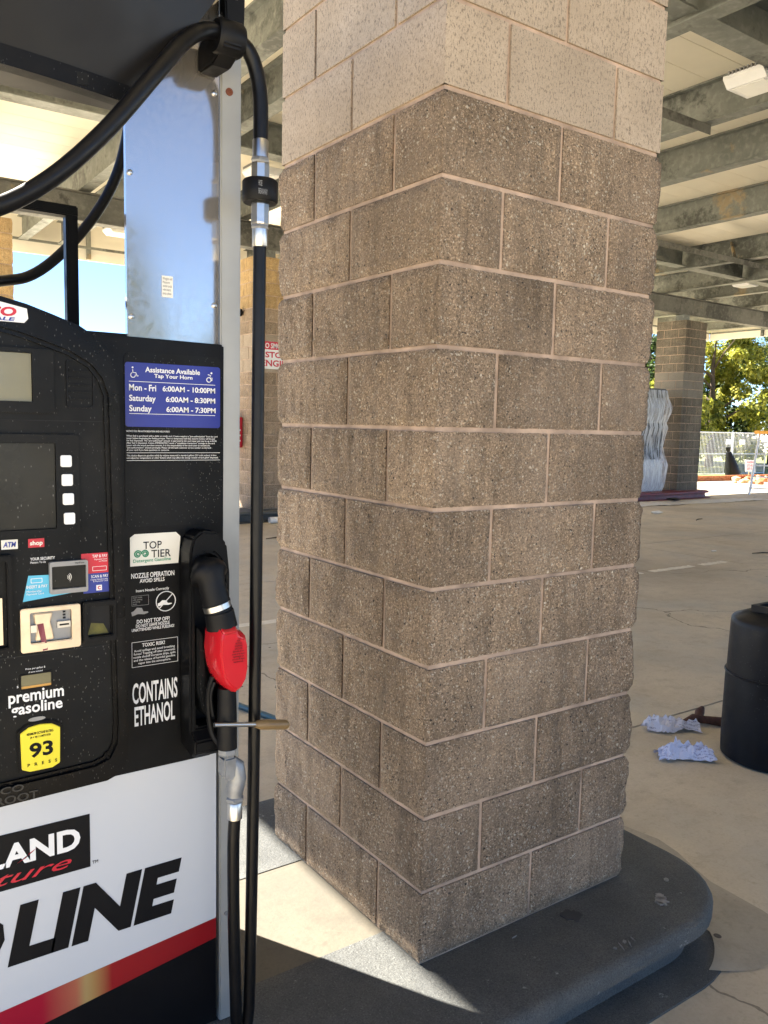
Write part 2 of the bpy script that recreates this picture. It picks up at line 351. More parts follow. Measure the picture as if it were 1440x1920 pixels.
def text(name, s, x0, x1, z0, z1, y, mat, parent, bold=0.0, shear=0.0, align='LEFT', line=1.0, axis='y', keep=False, ex=.0004):
    cu = bpy.data.curves.new('t', 'FONT'); cu.body = s; cu.offset = bold; cu.shear = shear; cu.align_x = align; cu.space_line = line; cu.resolution_u = 3
    to = bpy.data.objects.new('t', cu); COL.objects.link(to)
    dg = bpy.context.evaluated_depsgraph_get(); me = bpy.data.meshes.new_from_object(to.evaluated_get(dg))
    bpy.data.objects.remove(to); bpy.data.curves.remove(cu)
    xs = [v.co.x for v in me.vertices]; ys = [v.co.y for v in me.vertices]
    a0, a1, b0, b1 = min(xs), max(xs), min(ys), max(ys)
    sx = (x1 - x0) / (a1 - a0); sz = (z1 - z0) / (b1 - b0)
    off = orig(parent)
    for v in me.vertices:
        X = x0 + (v.co.x - a0) * sx; Z = z0 + (v.co.y - b0) * sz
        v.co = Vector((X, y, Z)) - off if axis == 'y' else Vector((y, X, Z)) - off
    bm = bmesh.new(); bm.from_mesh(me)
    if ex:
        g = bmesh.ops.extrude_face_region(bm, geom=bm.faces[:])
        bmesh.ops.translate(bm, verts=[e for e in g['geom'] if isinstance(e, bmesh.types.BMVert)], vec=(0, -ex, 0) if axis == 'y' else (-ex, 0, 0))
    bmesh.ops.recalc_face_normals(bm, faces=bm.faces); bm.to_mesh(me); bm.free()
    for p in me.polygons: p.use_smooth = False
    me.name = name; me.materials.clear()
    return link(name, me, mat, parent)
def plate(name, x0, x1, z0, z1, y, mat, parent, t=.0012, bevel=0):
    return build(MB().box(x0, x1, y - t, y, z0, z1), name, mat, parent, bevel=bevel)

# ------------------------------------------------------------------ ground
GZ = -.18
gb = MB(); gb.add([(-600, -600, GZ - .03), (600, -600, GZ - .03), (600, 600, GZ - .03), (-600, 600, GZ - .03)], [(0, 1, 2, 3)])
ground = tag(build(gb, 'ground', M_far), kind='structure')
ys = [-13, -8.35, -3.6, 1.15, 5.8, 10.55, 16.2]; xs = [-12, -1.5, 8.18, 17.8, 27]
base = tag(build(MB().box(xs[0] + .01, xs[-1] - .01, ys[0] + .01, ys[-1] - .01, GZ - .028, GZ - .012), 'joint_filler', M_dirt, ground))
for i in range(len(xs) - 1):
    for j in range(len(ys) - 1):
        g = .008
        build(MB().box(xs[i] + g, xs[i + 1] - g, ys[j] + g, ys[j + 1] - g, GZ - .011, GZ), 'slab', M_ground, ground)
M_wornpaint = plain('worn_stripe_paint', (.76, .71, .585), .8, var=.12, scale=12)
for (a, b_) in ((1.0, 2.2), (6.05, 6.45), (6.62, 7.42), (7.58, 8.12), (9.1, 9.9)):
    n = 14; top = [(a + (b_ - a) * i / n, 4.30 + .045 * (.4 + .6 * noise.noise((a + i, 3, 1)))) for i in range(n + 1)]
    bot = [(a + (b_ - a) * i / n, 4.225 - .04 * (.3 + .7 * noise.noise((a + i * 1.3, 9, 2)))) for i in range(n + 1)]
    build(MB().add([(x, y, GZ + .003) for x, y in top + bot], [(i, n + 1 + i, n + 2 + i, i + 1) for i in range(n)]), 'painted_stripe', M_wornpaint, ground)

# ------------------------------------------------------------------ islands
def outline(x0, x1, y0, y1, r, n=8):
    pts = []
    for cx, cy, a0 in ((x1 - r, y0 + r, -90), (x1 - r, y1 - r, 0)):
        for k in range(n + 1):
            a = R(a0 + 90 * k / n); pts.append((cx + r * math.cos(a), cy + r * math.sin(a)))
    return pts + [(x0, y1), (x0, y0)]
def make_island(px, py, label, mat_rim, group, far=False):
    root = thing('fuel_island', label, 'island', (px, py, GZ), group)
    prof = [(-.04, 0.0), (-.04, .008), (-.015, .012), (.075, .016), (.085, .108), (.07, .122), (.006, .126), (.0, .131), (-.001, .158), (.006, .170), (.018, .1775), (.034, .18), (.12, .18), (.25, .18), (.43, .18)]
    x0, x1, y0, y1 = px - 3.4, px + 1.1, py - .295, py + 1.11
    n = None; vs = []
    for d, h in prof:
        if d < .3: ol = outline(x0 + max(0, d), x1 - d, y0 + d, y1 - d, .31 - min(d, .1), 10)
        else: ol = outline(x0 + .2, x1 - d, y0 + d + .04, y1 - d - .04, .05, 10)
        n = len(ol)
        ch = 0 if far else 1
        for x, y in ol:
            c_ = ch * (.0035 * noise.noise((x * 7, y * 7, h * 9)) + .004 * max(0, noise.noise((x * 21, y * 21, h * 25)) - .25) * (1 if .1 < h and d < .05 else 0))
            vs.append((x - c_, y + c_ * .6, GZ + h + (c_ * .5 if d < .3 else 0)))
    fs = [(i * n + k, i * n + (k + 1) % n, (i + 1) * n + (k + 1) % n, (i + 1) * n + k) for i in range(len(prof) - 1) for k in range(n)]
    build(MB().add(vs, fs), 'island_kerb', mat_rim, root, smooth='angle')
    build(MB().box(x0, px + .66, y0 + .465, y1 - .465, GZ + .02, GZ + .1775), 'island_infill', M_infill, root)
    return root
isl = make_island(0, 0, 'charcoal painted concrete island under the big block pillar in front', M_curb, 'fuel islands')
YB = 10.6; PX = {'a': .31, 'b': 4.70, 'c': 15.96}
make_island(PX['b'], YB, 'black edged island with a white pipe lying beside it', M_curb, 'fuel islands', True)
make_island(PX['c'], YB, 'maroon edged island under the plastic wrapped dispenser', M_maroon, 'fuel islands', True)
# paint splashes, scuffs and a stain on the kerb top
def blot(x, y, r, mat, name, seed, z=.0025, el=1.0, n=22):
    pts = [(x + r * (1 + .55 * noise.noise((math.cos(t) * 2 + seed, math.sin(t) * 2, seed)) + .3 * noise.noise((math.cos(t) * 6, math.sin(t) * 6 + seed, 1))) * math.cos(t) * el, y + r * (1 + .55 * noise.noise((math.cos(t) * 2 + seed, math.sin(t) * 2, seed)) + .3 * noise.noise((math.cos(t) * 6, math.sin(t) * 6 + seed, 1))) * math.sin(t)) for t in [2 * math.pi * k / n for k in range(n)]]
    build(MB().prism(pts, z - .002, z + .001, 'z'), name, mat, isl)
M_spl = plain('dried_white_splash', (.22, .215, .205), .8, var=.3, scale=60)
for k, (x, y, r) in enumerate(((.805, -.165, .020), (.825, -.15, .015), (.79, -.175, .008), (.92, -.10, .008), (.545, -.235, .006), (.50, -.24, .004))): blot(x, y, r, M_spl, 'paint_splash', k * 3.7)
blot(.518, -.067, .030, plain('oil_stain', (.042, .040, .039), .75, var=.3), 'oil_stain', 9, .0022, 1.0)
for k, (x, y, a, l) in enumerate(((.52, -.245, 1.2, .035), (.55, -.25, 1.0, .03), (.575, -.24, 1.3, .025), (.30, -.05, .1, .02))):
    dx, dy = math.cos(a) * l / 2, math.sin(a) * l / 2; w_ = .0012
    build(MB().prism([(x - dx, y - dy), (x + w_ * 1.5, y - w_), (x + dx, y + dy), (x - w_, y + w_)], .001, .004, 'z'), 'scuff', M_spl, isl)
# grout apron poured against the island end
na = 30; vs = []
for t in range(na + 1):
    a = R(-70 + 150 * t / na); k = math.sin(math.pi * t / na) ** .6
    d = .05 + .20 * k * (1 + .25 * noise.noise((t * .35, 2, 5)))
    px_, py_ = .79 + .36 * math.cos(a), .40 + (.42 if a > 0 else -.42) * min(1, abs(a) / .6) + .30 * math.sin(a)
    vs += [(px_ - .05, py_, GZ + .014), (px_ + d * math.cos(a * .8), py_ + d * math.sin(a * .8), GZ + .0015)]
build(MB().add(vs, [(2 * i, 2 * i + 1, 2 * i + 3, 2 * i + 2) for i in range(na)]), 'grout_apron', concrete('grout', (.42, .37, .28), (.34, .30, .23), (.27, .24, .18), swirl=False), isl, smooth=True)

# ------------------------------------------------------------------ block pillars
C, W, J = .2032, .8128, .0062
def rough(p, seed):
    q = Vector((p[0] * 28, p[1] * 28, p[2] * 17)) + Vector((seed * 3.1, seed * 1.7, seed * 5.3))
    q2 = Vector((p[0] * 95, p[1] * 95, p[2] * 60)) + Vector((seed, 0, 0))
    q0 = Vector((p[0] * 7, p[1] * 7, p[2] * 7)) + Vector((seed * 2, seed, 0))
    return noise.noise(q0) * .0055 + noise.noise(q) * .006 + noise.noise(q2) * .0035
def block_mesh(x0, x1, y0, y1, z0, z1, seed, split, step):
    """outer faces only, given in pillar coordinates (0..W); displaced where split-faced"""
    x0, x1 = x0 + (J if x0 > .001 else 0), x1 - (J if x1 < W - .001 else 0)
    y0, y1 = y0 + (J if y0 > .001 else 0), y1 - (J if y1 < W - .001 else 0)
    z0, z1 = z0 + J, z1 - J
    mb = MB()
    out = {'x0': x0 < .001, 'x1': x1 > W - .001, 'y0': y0 < .001, 'y1': y1 > W - .001}
    def disp(p, kind):
        ex = []
        for v, lo, hi, oa, ob in ((p[0], x0, x1, out['x0'], out['x1']), (p[1], y0, y1, out['y0'], out['y1'])):
            if not oa: ex.append(v - lo)
            if not ob: ex.append(hi - v)
        ex += [p[2] - z0, z1 - p[2]]
        e = min(ex + [1]); k = min(1, max(0, e / (.02 + .014 * noise.noise((p[0] * 30, p[1] * 30, p[2] * 30 + seed))))); k = k * k * (3 - 2 * k)
        if not split: return .003 - .0015 * (1 - k)
        return -.0015 + k * (.0065 + rough(p, seed + kind * 11))
    def P(p):
        d = [0, 0]
        if out['x0'] and p[0] <= x0 + 1e-6: d[0] -= disp(p, 0)
        if out['x1'] and p[0] >= x1 - 1e-6: d[0] += disp(p, 1)
        if out['y0'] and p[1] <= y0 + 1e-6: d[1] -= disp(p, 2)
        if out['y1'] and p[1] >= y1 - 1e-6: d[1] += disp(p, 3)
        zz = p[2]
        if split:
            t_ = .0024 * noise.noise((p[0] * 70 + seed, p[1] * 70, p[2] * 9)) + .0012 * noise.noise((p[0] * 200, p[1] * 200 + seed, p[2] * 9))
            if zz <= z0 + 1e-6: zz += t_
            elif zz >= z1 - 1e-6: zz += t_
            w_ = .0022 * noise.noise((p[2] * 70 + seed, p[0] * 9, p[1] * 9))
            if not out['x0'] and p[0] <= x0 + 1e-6: d[0] += w_
            if not out['x1'] and p[0] >= x1 - 1e-6: d[0] += w_
            if not out['y0'] and p[1] <= y0 + 1e-6: d[1] += w_
            if not out['y1'] and p[1] >= y1 - 1e-6: d[1] += w_
        return (p[0] + d[0], p[1] + d[1], zz)
    def face(o, u, v, lu, lv):
        nu, nv = max(1, round(lu / step)), max(1, round(lv / step))
        g = [P(Vector(o) + Vector(u) * (lu * i / nu) + Vector(v) * (lv * j / nv)) for j in range(nv + 1) for i in range(nu + 1)]
        mb.add(g, [(j * (nu + 1) + i, j * (nu + 1) + i + 1, (j + 1) * (nu + 1) + i + 1, (j + 1) * (nu + 1) + i) for j in range(nv) for i in range(nu)])
    lx, ly, lz = x1 - x0, y1 - y0, z1 - z0
    if out['y0']: face((x0, y0, z0), (1, 0, 0), (0, 0, 1), lx, lz)
    if out['x0']: face((x0, y1, z0), (0, -1, 0), (0, 0, 1), ly, lz)
    if out['y1']: face((x1, y1, z0), (-1, 0, 0), (0, 0, 1), lx, lz)
    if out['x1']: face((x1, y0, z0), (0, 1, 0), (0, 0, 1), ly, lz)
    # thin returns into the joints so that edges have depth
    n0 = len(mb.v); t = .012
    def rim(a, b, inn):
        mb.add([P(Vector(a)), P(Vector(b)), tuple(Vector(b) + Vector(inn)), tuple(Vector(a) + Vector(inn))], [(0, 1, 2, 3)])
    for key, a, b, inn in (('y0', (x0, y0), (x1, y0), (0, t, 0)), ('x0', (x0, y1), (x0, y0), (t, 0, 0)), ('y1', (x1, y1), (x0, y1), (0, -t, 0)), ('x1', (x1, y0), (x1, y1), (-t, 0, 0))):
        if out[key]:
            for z in (z0, z1): rim((*a, z), (*b, z), inn)
            rim((*a, z0), (*a, z1), inn); rim((*b, z0), (*b, z1), inn)
    me = mb.mesh('block', fix=False)
    bm = bmesh.new(); bm.from_mesh(me); bmesh.ops.remove_doubles(bm, verts=bm.verts, dist=1e-5); bm.to_mesh(me); bm.free()
    if split and step < .03:
        for p in me.polygons: p.use_smooth = True
    return me
C2 = 2 * C
LAY = [[(0, C2, 0, C), (C2, W, 0, C), (0, C, C, 3 * C), (W - C, W, C, 3 * C), (0, C2, W - C, W), (C2, W, W - C, W)],
       [(0, C, 0, C2), (0, C, C2, W), (C, 3 * C, 0, C), (C, 3 * C, W - C, W), (W - C, W, 0, C2), (W - C, W, C2, W)]]
CACHE = {}
def make_pillar(px, py, label, detail, gold=99, dark=False):
    root = thing('block_pillar', label, 'pillar', (px, py, 0), 'canopy pillars')
    build(MB().box(px + .0048, px + W - .0048, py + .0048, py + W - .0048, 0, 20 * C - .003), 'mortar', M_mortar, root)
    for c in range(20):
        split = not (11 <= c < 14)
        # the top dark course shows two blocks on the right-hand face
        for k, (a, b, d, e) in enumerate(LAY[c % 2]):
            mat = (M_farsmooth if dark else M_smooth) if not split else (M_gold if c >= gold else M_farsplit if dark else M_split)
            if detail:
                near = c < 15
                st = (.009 if (d < .001 or a < .001) and near else .04) if split else .2
                me = block_mesh(a, b, d, e, c * C, (c + 1) * C, c * 7.3 + k * 1.9, split, st); o = link('block', me, mat, root)
            else:
                key = (c % 2, k, split, mat.name, c % 4)
                if key not in CACHE: CACHE[key] = block_mesh(a, b, d, e, 0, C, (c % 4) * 9.1 + k, split, .034 if split else .2)
                o = link('block', CACHE[key], mat, root); o.location = (0, 0, c * C)
    return root
main_p = make_pillar(0, 0, 'large brown split face block pillar with pale top courses in the foreground', True)
make_pillar(PX['a'], YB, 'golden block pillar at the left edge behind the fuel dispenser', False, 13)
make_pillar(PX['b'], YB, 'block pillar with a no smoking sign seen between hose and front pillar', False, 16)
make_pillar(PX['c'], YB, 'distant shade darkened brown block pillar beside the plastic wrapped dispenser', False, dark=True)

# ------------------------------------------------------------------ canopy
X0, X1, Y0, Y1 = -2.18, 23.6, -5.5, 15.1
DZ = 5.08
can = thing('canopy', 'large flat fuel station canopy with cream deck panels on grey steel beams', 'canopy', (10, 4, DZ))
build(MB().box(X0, X1, Y0, Y1, DZ + .03, DZ + .08), 'roof_sheet', M_fascia, can)
y = Y0; mew = .408; dm = MB().box(X0 + .02 - 10, X1 - .02 - 10, .003, mew - .003, 0, .028).mesh('deck_panel'); dm.materials.append(M_deck)
while y + mew < Y1:
    o = link('deck_panel', dm, None, can); o.location = (0, y - 4, 0); y += mew
def ibeam(mb, a, b, z0, z1, along, fl=.16, tw=.012, tf=.018):
    """I section from a to b; along x: a=(x0,y), along y: a=(x,y0)"""
    if along == 'y':
        x = a[0]; mb.box(x - tw / 2, x + tw / 2, a[1], b[1], z0 + tf, z1 - tf); mb.box(x - fl / 2, x + fl / 2, a[1], b[1], z0, z0 + tf); mb.box(x - fl / 2, x + fl / 2, a[1], b[1], z1 - tf, z1)
    else:
        y = a[1]; mb.box(a[0], b[0], y - tw / 2, y + tw / 2, z0 + tf, z1 - tf); mb.box(a[0], b[0], y - fl / 2, y + fl / 2, z0, z0 + tf); mb.box(a[0], b[0], y - fl / 2, y + fl / 2, z1 - tf, z1)
    return mb
for x in (-1.5, .25, 2.17, 2.86, 4.66, 6.68, 8.15, 10.43, 13.38, 15.5, 17.0, 18.9, 20.7, 22.6):
    build(ibeam(MB(), (x, Y0 + .1), (x, Y1 - .1), 4.66, DZ - .004, 'y', .17), 'purlin', M_galv, can)
GB = 4.24
for y in (.41, 11.0):
    build(ibeam(MB(), (X0 + .15, y), (X1 - .15, y), GB, 4.655, 'x', .2), 'girder', M_gird, can)
for px, py in ((0, 0), (PX['a'], YB), (PX['b'], YB), (PX['c'], YB)):
    build(MB().box(px + .2, px + .61, py + .2, py + .61, 4.064, 4.084).box(px + .29, px + .52, py + .29, py + .52, 4.084, GB - .002), 'bearing_plate', M_galv, can)
# lighter beams that run along the deck, framed in between the purlins
PUR = (-1.5, .25, 2.17, 2.86, 4.66, 6.68, 8.15, 10.43, 13.38, 15.5, 17.0, 18.9, 20.7, 22.6)
for y, lo, hi in ((2.72, 2.0, 11), (7.95, 0, 5), (8.9, 10, 19.5)):
    for a, b_ in zip(PUR[:-1], PUR[1:]):
        if a > lo and b_ < hi: build(ibeam(MB(), (a + .09, y), (b_ - .09, y), 4.70, DZ - .006, 'x', .24), 'cross_beam', M_galv, can)
for (a, b_, y) in ((5.0, 6.72, 3.9), (9.4, 16.4, 7.55), (3.3, 6.1, 6.4)):
    build(MB().box(a, b_, y, y + .09, 4.648, 4.6565).box(a, b_, y, y + .008, 4.56, 4.648), 'angle_iron', M_gird, can)
build(MB().tube([(13.1, 7.6, 4.6), (13.4, 7.9, 5.04)], .03, 6), 'diagonal_strut', M_gird, can)
# fascia with studs
FB = 4.45
def fascia(p, q, along):
    n = max(1, round((abs(q - p)) / 1.9))
    for i in range(n):
        a, b_ = p + (q - p) * i / n + .004, p + (q - p) * (i + 1) / n - .004
        for side in (0, 1):
            if along == 'x':
                yy = Y1 if side else Y0; mb = MB().box(a, b_, yy - .02, yy + .02, FB, 5.6)
                st = MB().box(a - .04, a + .04, yy - .08 if side else yy + .022, yy - .022 if side else yy + .08, FB + .02, DZ - .03)
            else:
                xx = X1 if side else X0; mb = MB().box(xx - .02, xx + .02, a, b_, FB, 5.6)
                st = MB().box(xx - .08 if side else xx + .022, xx - .022 if side else xx + .08, a - .04, a + .04, FB + .02, DZ - .03)
            build(mb, 'fascia_panel', M_fascia, can); build(st, 'fascia_stud', M_galv, can)
fascia(X0 + .03, X1 - .03, 'x'); fascia(Y0 + .03, Y1 - .03, 'y')
for side in (0, 1):
    yy = Y1 - .12 if side else Y0 + .085
    build(MB().box(X0 + .1, X1 - .1, yy, yy + .035, FB + .2, FB + .245), 'fascia_rail', M_galv, can)
    xx = X1 - .12 if side else X0 + .085
    build(MB().box(xx, xx + .035, Y0 + .15, Y1 - .15, FB + .2, FB + .245), 'fascia_rail', M_galv, can)
# canopy lights
def make_light(x, y, z, label):
    t = thing('canopy_light', label, 'light', (x, y, z), 'canopy light fixtures')
    pts = [(-.24, 0), (.24, 0), (.24, -.03), (.17, -.10), (-.17, -.10), (-.24, -.03)]
    build(MB().prism([(x + a, z + b_) for a, b_ in pts], y - .2, y + .2), 'housing', M_white, t)
    build(MB().box(x - .15, x + .15, y - .16, y + .16, z - .108, z - .102), 'lens', M_lens, t)
    mb = MB()
    for k in range(9): mb.box(x - .245, x - .2, y - .17 + k * .038, y - .155 + k * .038, z - .005, z + .03)
    build(mb, 'heat_fins', GREYP, t)
    build(MB().tube([(x, y, z), (x, y, DZ - .001)], .03, 8), 'stem', M_galv, t)
for (x, y, z, lb) in ((6.2, 3.08, 4.76, 'white canopy light at the right picture edge near the pale block courses'), (16.2, 9.3, 4.8, 'small white canopy light under the far beams above the distant pillar'),
                      (3.5, 13.6, 4.8, 'white canopy light by the sky gap left of the polished sheet'), (4.1, 9.1, 4.9, 'white canopy light half hidden behind the polished sheet'),
                      (21.5, 12.6, 4.75, 'farthest canopy light above the stepladder')):
    make_light(x, y, z, lb)

# ------------------------------------------------------------------ fuel dispenser
XR, XL, XC = -.478, -1.682, -1.08
YF, YR = .1, .70
D = thing('fuel_dispenser', 'black and white fuel dispenser with polished side column and premium gasoline button', 'dispenser', (XC, .4, 0))
mirx = lambda x: 2 * XC - x
build(MB().box(XL + .05, XR - .055, YF + .02, YR - .02, .0, 1.6), 'cabinet_core', M_void, D)
# side columns: right, left
for sgn in (0, 1):
    a, b_ = (-.526, XR) if not sgn else (mirx(XR), mirx(-.526))
    build(MB().box(a, b_, YF, YR, 0, 2.45), 'column', M_post, D, bevel=.003)
    a, b_ = (-.73, -.5295) if not sgn else (mirx(-.5295), mirx(-.73))
    s = build(MB().box(a, b_, YF + .002, YF + .014, 1.585, 2.45), 'polished_sheet', M_sheet, D)
    if not sgn:
        for (x, z) in ((-.722, 1.925), (-.722, 1.64), (-.54, 1.68), (-.54, 2.12)):
            build(MB().lathe([(.0055, 0), (.0055, -.003), (.003, -.0045)], (x, YF + .002, z), 12, 'y'), 'rivet', M_chrome, s, smooth='angle')
        plate('data_label', -.657, -.633, 1.686, 1.73, YF + .0015, CREAM, s, .0006)
        text('label_print', 'Weights and\nMeasures\nmodel serial\nvolts hertz\namps phase', -.655, -.635, 1.69, 1.727, YF + .0008, INK, s, ex=0)
build(MB().lathe([(.008, 0), (.008, -.003), (.005, -.003), (.004, -.0005)], (-.507, YF, 2.13), 14, 'y'), 'rusty_bolt', plain('rust', (.16, .05, .025), .8), D, smooth='angle')
build(MB().lathe([(.005, 0), (.005, -.003)], (-.51, YF, .27), 10, 'y'), 'column_screw', M_cast, D)
# lower door: white, red stripe, black foot
dx0, dx1 = mirx(-.536), -.536
tz = lambda x: .2694 + (x + .539) * .094; bz = lambda x: .2195 + (x + .539) * .143
build(MB().prism([(dx0, tz(dx0)), (dx1, tz(dx1)), (dx1, .675), (dx0, .675)], YF - .002, YF + .02), 'door_panel', M_door, D)
build(MB().prism([(dx0, bz(dx0)), (dx1, bz(dx1)), (dx1, tz(dx1) - .0005), (dx0, tz(dx0) - .0005)], YF - .002, YF + .02), 'red_stripe', M_stripe, D)
build(MB().prism([(dx0, .03), (dx1, .03), (dx1, bz(dx1) - .0005), (dx0, bz(dx0) - .0005)], YF - .002, YF + .02), 'black_foot_panel', plain('gloss_black', (.005, .005, .006), .35, spec=.2), D)
build(MB().box(dx0 - .02, dx1 + .006, YF + .01, YF + .03, 0, .03), 'plinth', M_black, D)
lg = plate('brand_box', -1.209, -.822, .483, .60, YF - .002, INK, D)
text('brand_lettering', 'KIRK', -1.195, -1.03, .530, .578, YF - .0034, WHITE, lg, bold=.035); text('brand_lettering', 'LAND', -1.019, -.842, .530, .578, YF - .0034, WHITE, lg, bold=.035)
text('script_lettering', 'Signature', -1.19, -.86, .486, .522, YF - .0034, REDP, lg, shear=.45)
build(MB().add([(-.968, YF - .0042, .533), (-.946, YF - .0042, .543), (-.928, YF - .0042, .556), (-.943, YF - .0042, .549), (-.95, YF - .0042, .540)], [(0, 1, 2, 3, 4)]), 'red_flash', REDP, lg)
text('trademark_print', 'TM', -.818, -.806, .487, .494, YF - .0025, INK, D)
text('fuel_lettering', 'GASO', -1.475, -.993, .315, .445, YF - .0025, INK, D, bold=.055, shear=.2); text('fuel_lettering', 'LINE', -.989, -.62, .317, .443, YF - .0025, INK, D, bold=.055, shear=.2)
# nozzle panel (right) and its plain mirror on the left
def rrect(x0, x1, z0, z1, r, n=5):
    pts = []
    for cx, cz, a0 in ((x1 - r, z0 + r, -90), (x1 - r, z1 - r, 0), (x0 + r, z1 - r, 90), (x0 + r, z0 + r, 180)):
        for k in range(n + 1):
            a = R(a0 + 90 * k / n); pts.append((cx + r * math.cos(a), cz + r * math.sin(a)))
    return pts
YP = .095
np_ = build(MB().prism([(-.80, .667), (-.552, .667), (-.52, .70), (-.519, 1.597), (-.80, 1.60)], YP, YP + .03), 'nozzle_panel', M_black, D, bevel=.004)
build(MB().prism([(mirx(a), b_) for a, b_ in [(-.80, .667), (-.552, .667), (-.52, .70), (-.519, 1.597), (-.80, 1.60)]], YP, YP + .03), 'nozzle_panel', M_black, D, bevel=.004)
build(MB().prism(rrect(-.741, -.526, 1.205, 1.568, .016), YP - .0015, YP + .001), 'panel_inlay', M_black2, np_)
ys_ = YP - .0018
bl = build(MB().prism(rrect(-.739, -.530, 1.415, 1.547, .006), ys_ - .0008, ys_), 'blue_notice', BLUE, np_)
yt = ys_ - .0012
text('notice_heading', 'Assistance Available', -.697, -.577, 1.528, 1.539, yt, WHITE, bl, bold=.02)
text('notice_heading', 'Tap Your Horn', -.678, -.594, 1.515, 1.5255, yt, WHITE, bl, bold=.02)
for (a, b_, s1, c_, d_, s2, z) in ((-.731, -.674, 'Mon - Fri', -.66, -.542, '6:00AM - 10:00PM', 1.489), (-.731, -.675, 'Saturday', -.653, -.542, '6:00AM - 8:30PM', 1.467), (-.731, -.684, 'Sunday', -.652, -.541, '6:00AM - 7:30PM', 1.446)):
    text('opening_day', s1, a, b_, z - (.003 if 'y' in s1 else 0), z + .0135, yt, WHITE, bl, bold=.02)
    text('opening_hours', s2, c_, d_, z + .001, z + .0125, yt, WHITE, bl, bold=.02)
for z in (1.5075, 1.4415): plate('notice_rule', -.731, -.542, z, z + .001, yt, WHITE, bl, .0003)
def wheelchair(cx, cz, s, parent, y, dyn):
    mb = MB(); yy = y
    def P(a): return [(cx + u * s, yy, cz + w * s) for u, w in a]
    mb.tube(P([(-.1 + .34 * math.cos(R(t)), -.28 + .34 * math.sin(R(t))) for t in (range(110, 371, 20) if not dyn else range(0, 361, 20))]), .0011 * s / .012 * .7, 6)
    if dyn: mb.tube(P([(-.25, .5), (.2, .35), (.0, .02), (.42, .0), (.36, -.42)]), .001, 6); mb.lathe([(.14 * s, 0), (.14 * s, -.0006)], (cx + .3 * s, yy, cz + .72 * s), 12, 'y')
    else: mb.tube(P([(-.15, .5), (-.1, .08), (.3, .05), (.5, -.42), (.68, -.36)]), .001, 6); mb.lathe([(.13 * s, 0), (.13 * s, -.0006)], (cx - .16 * s, yy, cz + .78 * s), 12, 'y')
    return build(mb, 'wheelchair_symbol', WHITE, parent)
wheelchair(-.721, 1.525, .0145, bl, yt, False); wheelchair(-.555, 1.523, .0145, bl, yt, True)
text('notice_small_print', 'NOTICE: FUEL PRE-AUTHORIZATION AND HELD FUNDS', -.737, -.645, 1.404, 1.4075, ys_, WHITE, np_)
text('notice_small_print', 'When fuel is purchased with a debit or credit card, Costco requires a "pre-authorization" from the card\nissuer before beginning the fueling process. This is a temporary hold that ensures Costco will be paid\nfor fuel dispensed. The "pre-authorized" amount is approved by the card issuer and may be up to $150.\nAfter fuel is dispensed, Costco IMMEDIATELY sends a "completion transaction" message to the card\nissuer with the actual purchase amount. It is the responsibility of the card issuer to remove the\n"pre-authorization" amount promptly. Please call the bank customer service number on the back\nof your card if you have questions or concerns.', -.737, -.536, 1.364, 1.398, ys_, WHITE, np_)
text('notice_small_print', 'This device dispenses gasoline solely by volume measured in standard gallons (231 cubic inches). It does\nnot adjust for temperature or other factors which may affect the energy content of each gallon dispensed.', -.737, -.534, 1.3475, 1.357, ys_, WHITE, np_)
for z in (1.3605, 1.3445): plate('small_print_rule', -.737, -.530, z, z + .0008, ys_, WHITE, np_, .0003)
tt = build(MB().prism([(-.732, 1.122), (-.627, 1.122), (-.622, 1.18), (-.632, 1.190), (-.722, 1.190), (-.732, 1.183)], ys_ - .0008, ys_), 'detergent_label', CREAM, np_)
text('label_lettering', 'TOP', -.704, -.664, 1.157, 1.173, yt, INK, tt, bold=.005); text('label_lettering', 'TIER', -.687, -.644, 1.138, 1.154, yt, INK, tt, bold=.005)
text('label_lettering', 'Detergent Gasoline', -.726, -.644, 1.1275, 1.1365, yt, GREEN, tt, bold=.01)
mb = MB()
for cx, d_ in ((-.716, 1), (-.700, -1)):
    mb.tube([(cx + d_ * (.0085 - .0065 * t / 24) * math.cos(R(28 * t)), yt, 1.147 + (.0085 - .0065 * t / 24) * math.sin(R(28 * t))) for t in range(25)], .0014, 6)
build(mb, 'scroll_emblem', GREEN, tt)
text('nozzle_instructions', 'NOZZLE OPERATION', -.730, -.636, 1.0955, 1.1065, ys_, WHITE, np_, bold=.015); text('nozzle_instructions', 'AVOID SPILLS', -.712, -.658, 1.085, 1.0935, ys_, WHITE, np_, bold=.015)
text('nozzle_instructions', 'Insert Nozzle Correctly', -.720, -.648, 1.064, 1.0715, ys_, WHITE, np_, bold=.01)
ban = build(MB().tube([(-.655 + .0215 * math.cos(R(a)), ys_, 1.040 + .0215 * math.sin(R(a))) for a in range(0, 361, 15)], .0011, 6, cap=False).tube([(-.670, ys_, 1.025), (-.640, ys_, 1.055)], .001, 6), 'prohibition_symbol', WHITE, np_)
noz_icon = [(0, 0), (.35, .1), (.75, .05), (1, .12), (.98, .2), (.7, .22), (.6, .45), (.3, .5), (.1, .3), (-.05, .25)]
build(MB().prism([(-.729 + a * .035, 1.015 + b_ * .035) for a, b_ in noz_icon], ys_ - .0005, ys_), 'nozzle_symbol', GREYP, np_)
build(MB().prism([(-.672 + a * .03, 1.03 + b_ * .026) for a, b_ in noz_icon], ys_ - .0005, ys_), 'nozzle_symbol', WHITE, np_)
ol = [(-.7295, 1.0365), (-.693, 1.0365), (-.693, 1.058), (-.7295, 1.058)]
build(MB().ring(ol, [(a + .0006 * (1 if a < -.71 else -1), b_ + .0006 * (1 if b_ < 1.045 else -1)) for a, b_ in ol], ys_ - .0005, ys_), 'instruction_box', GREYP, np_)
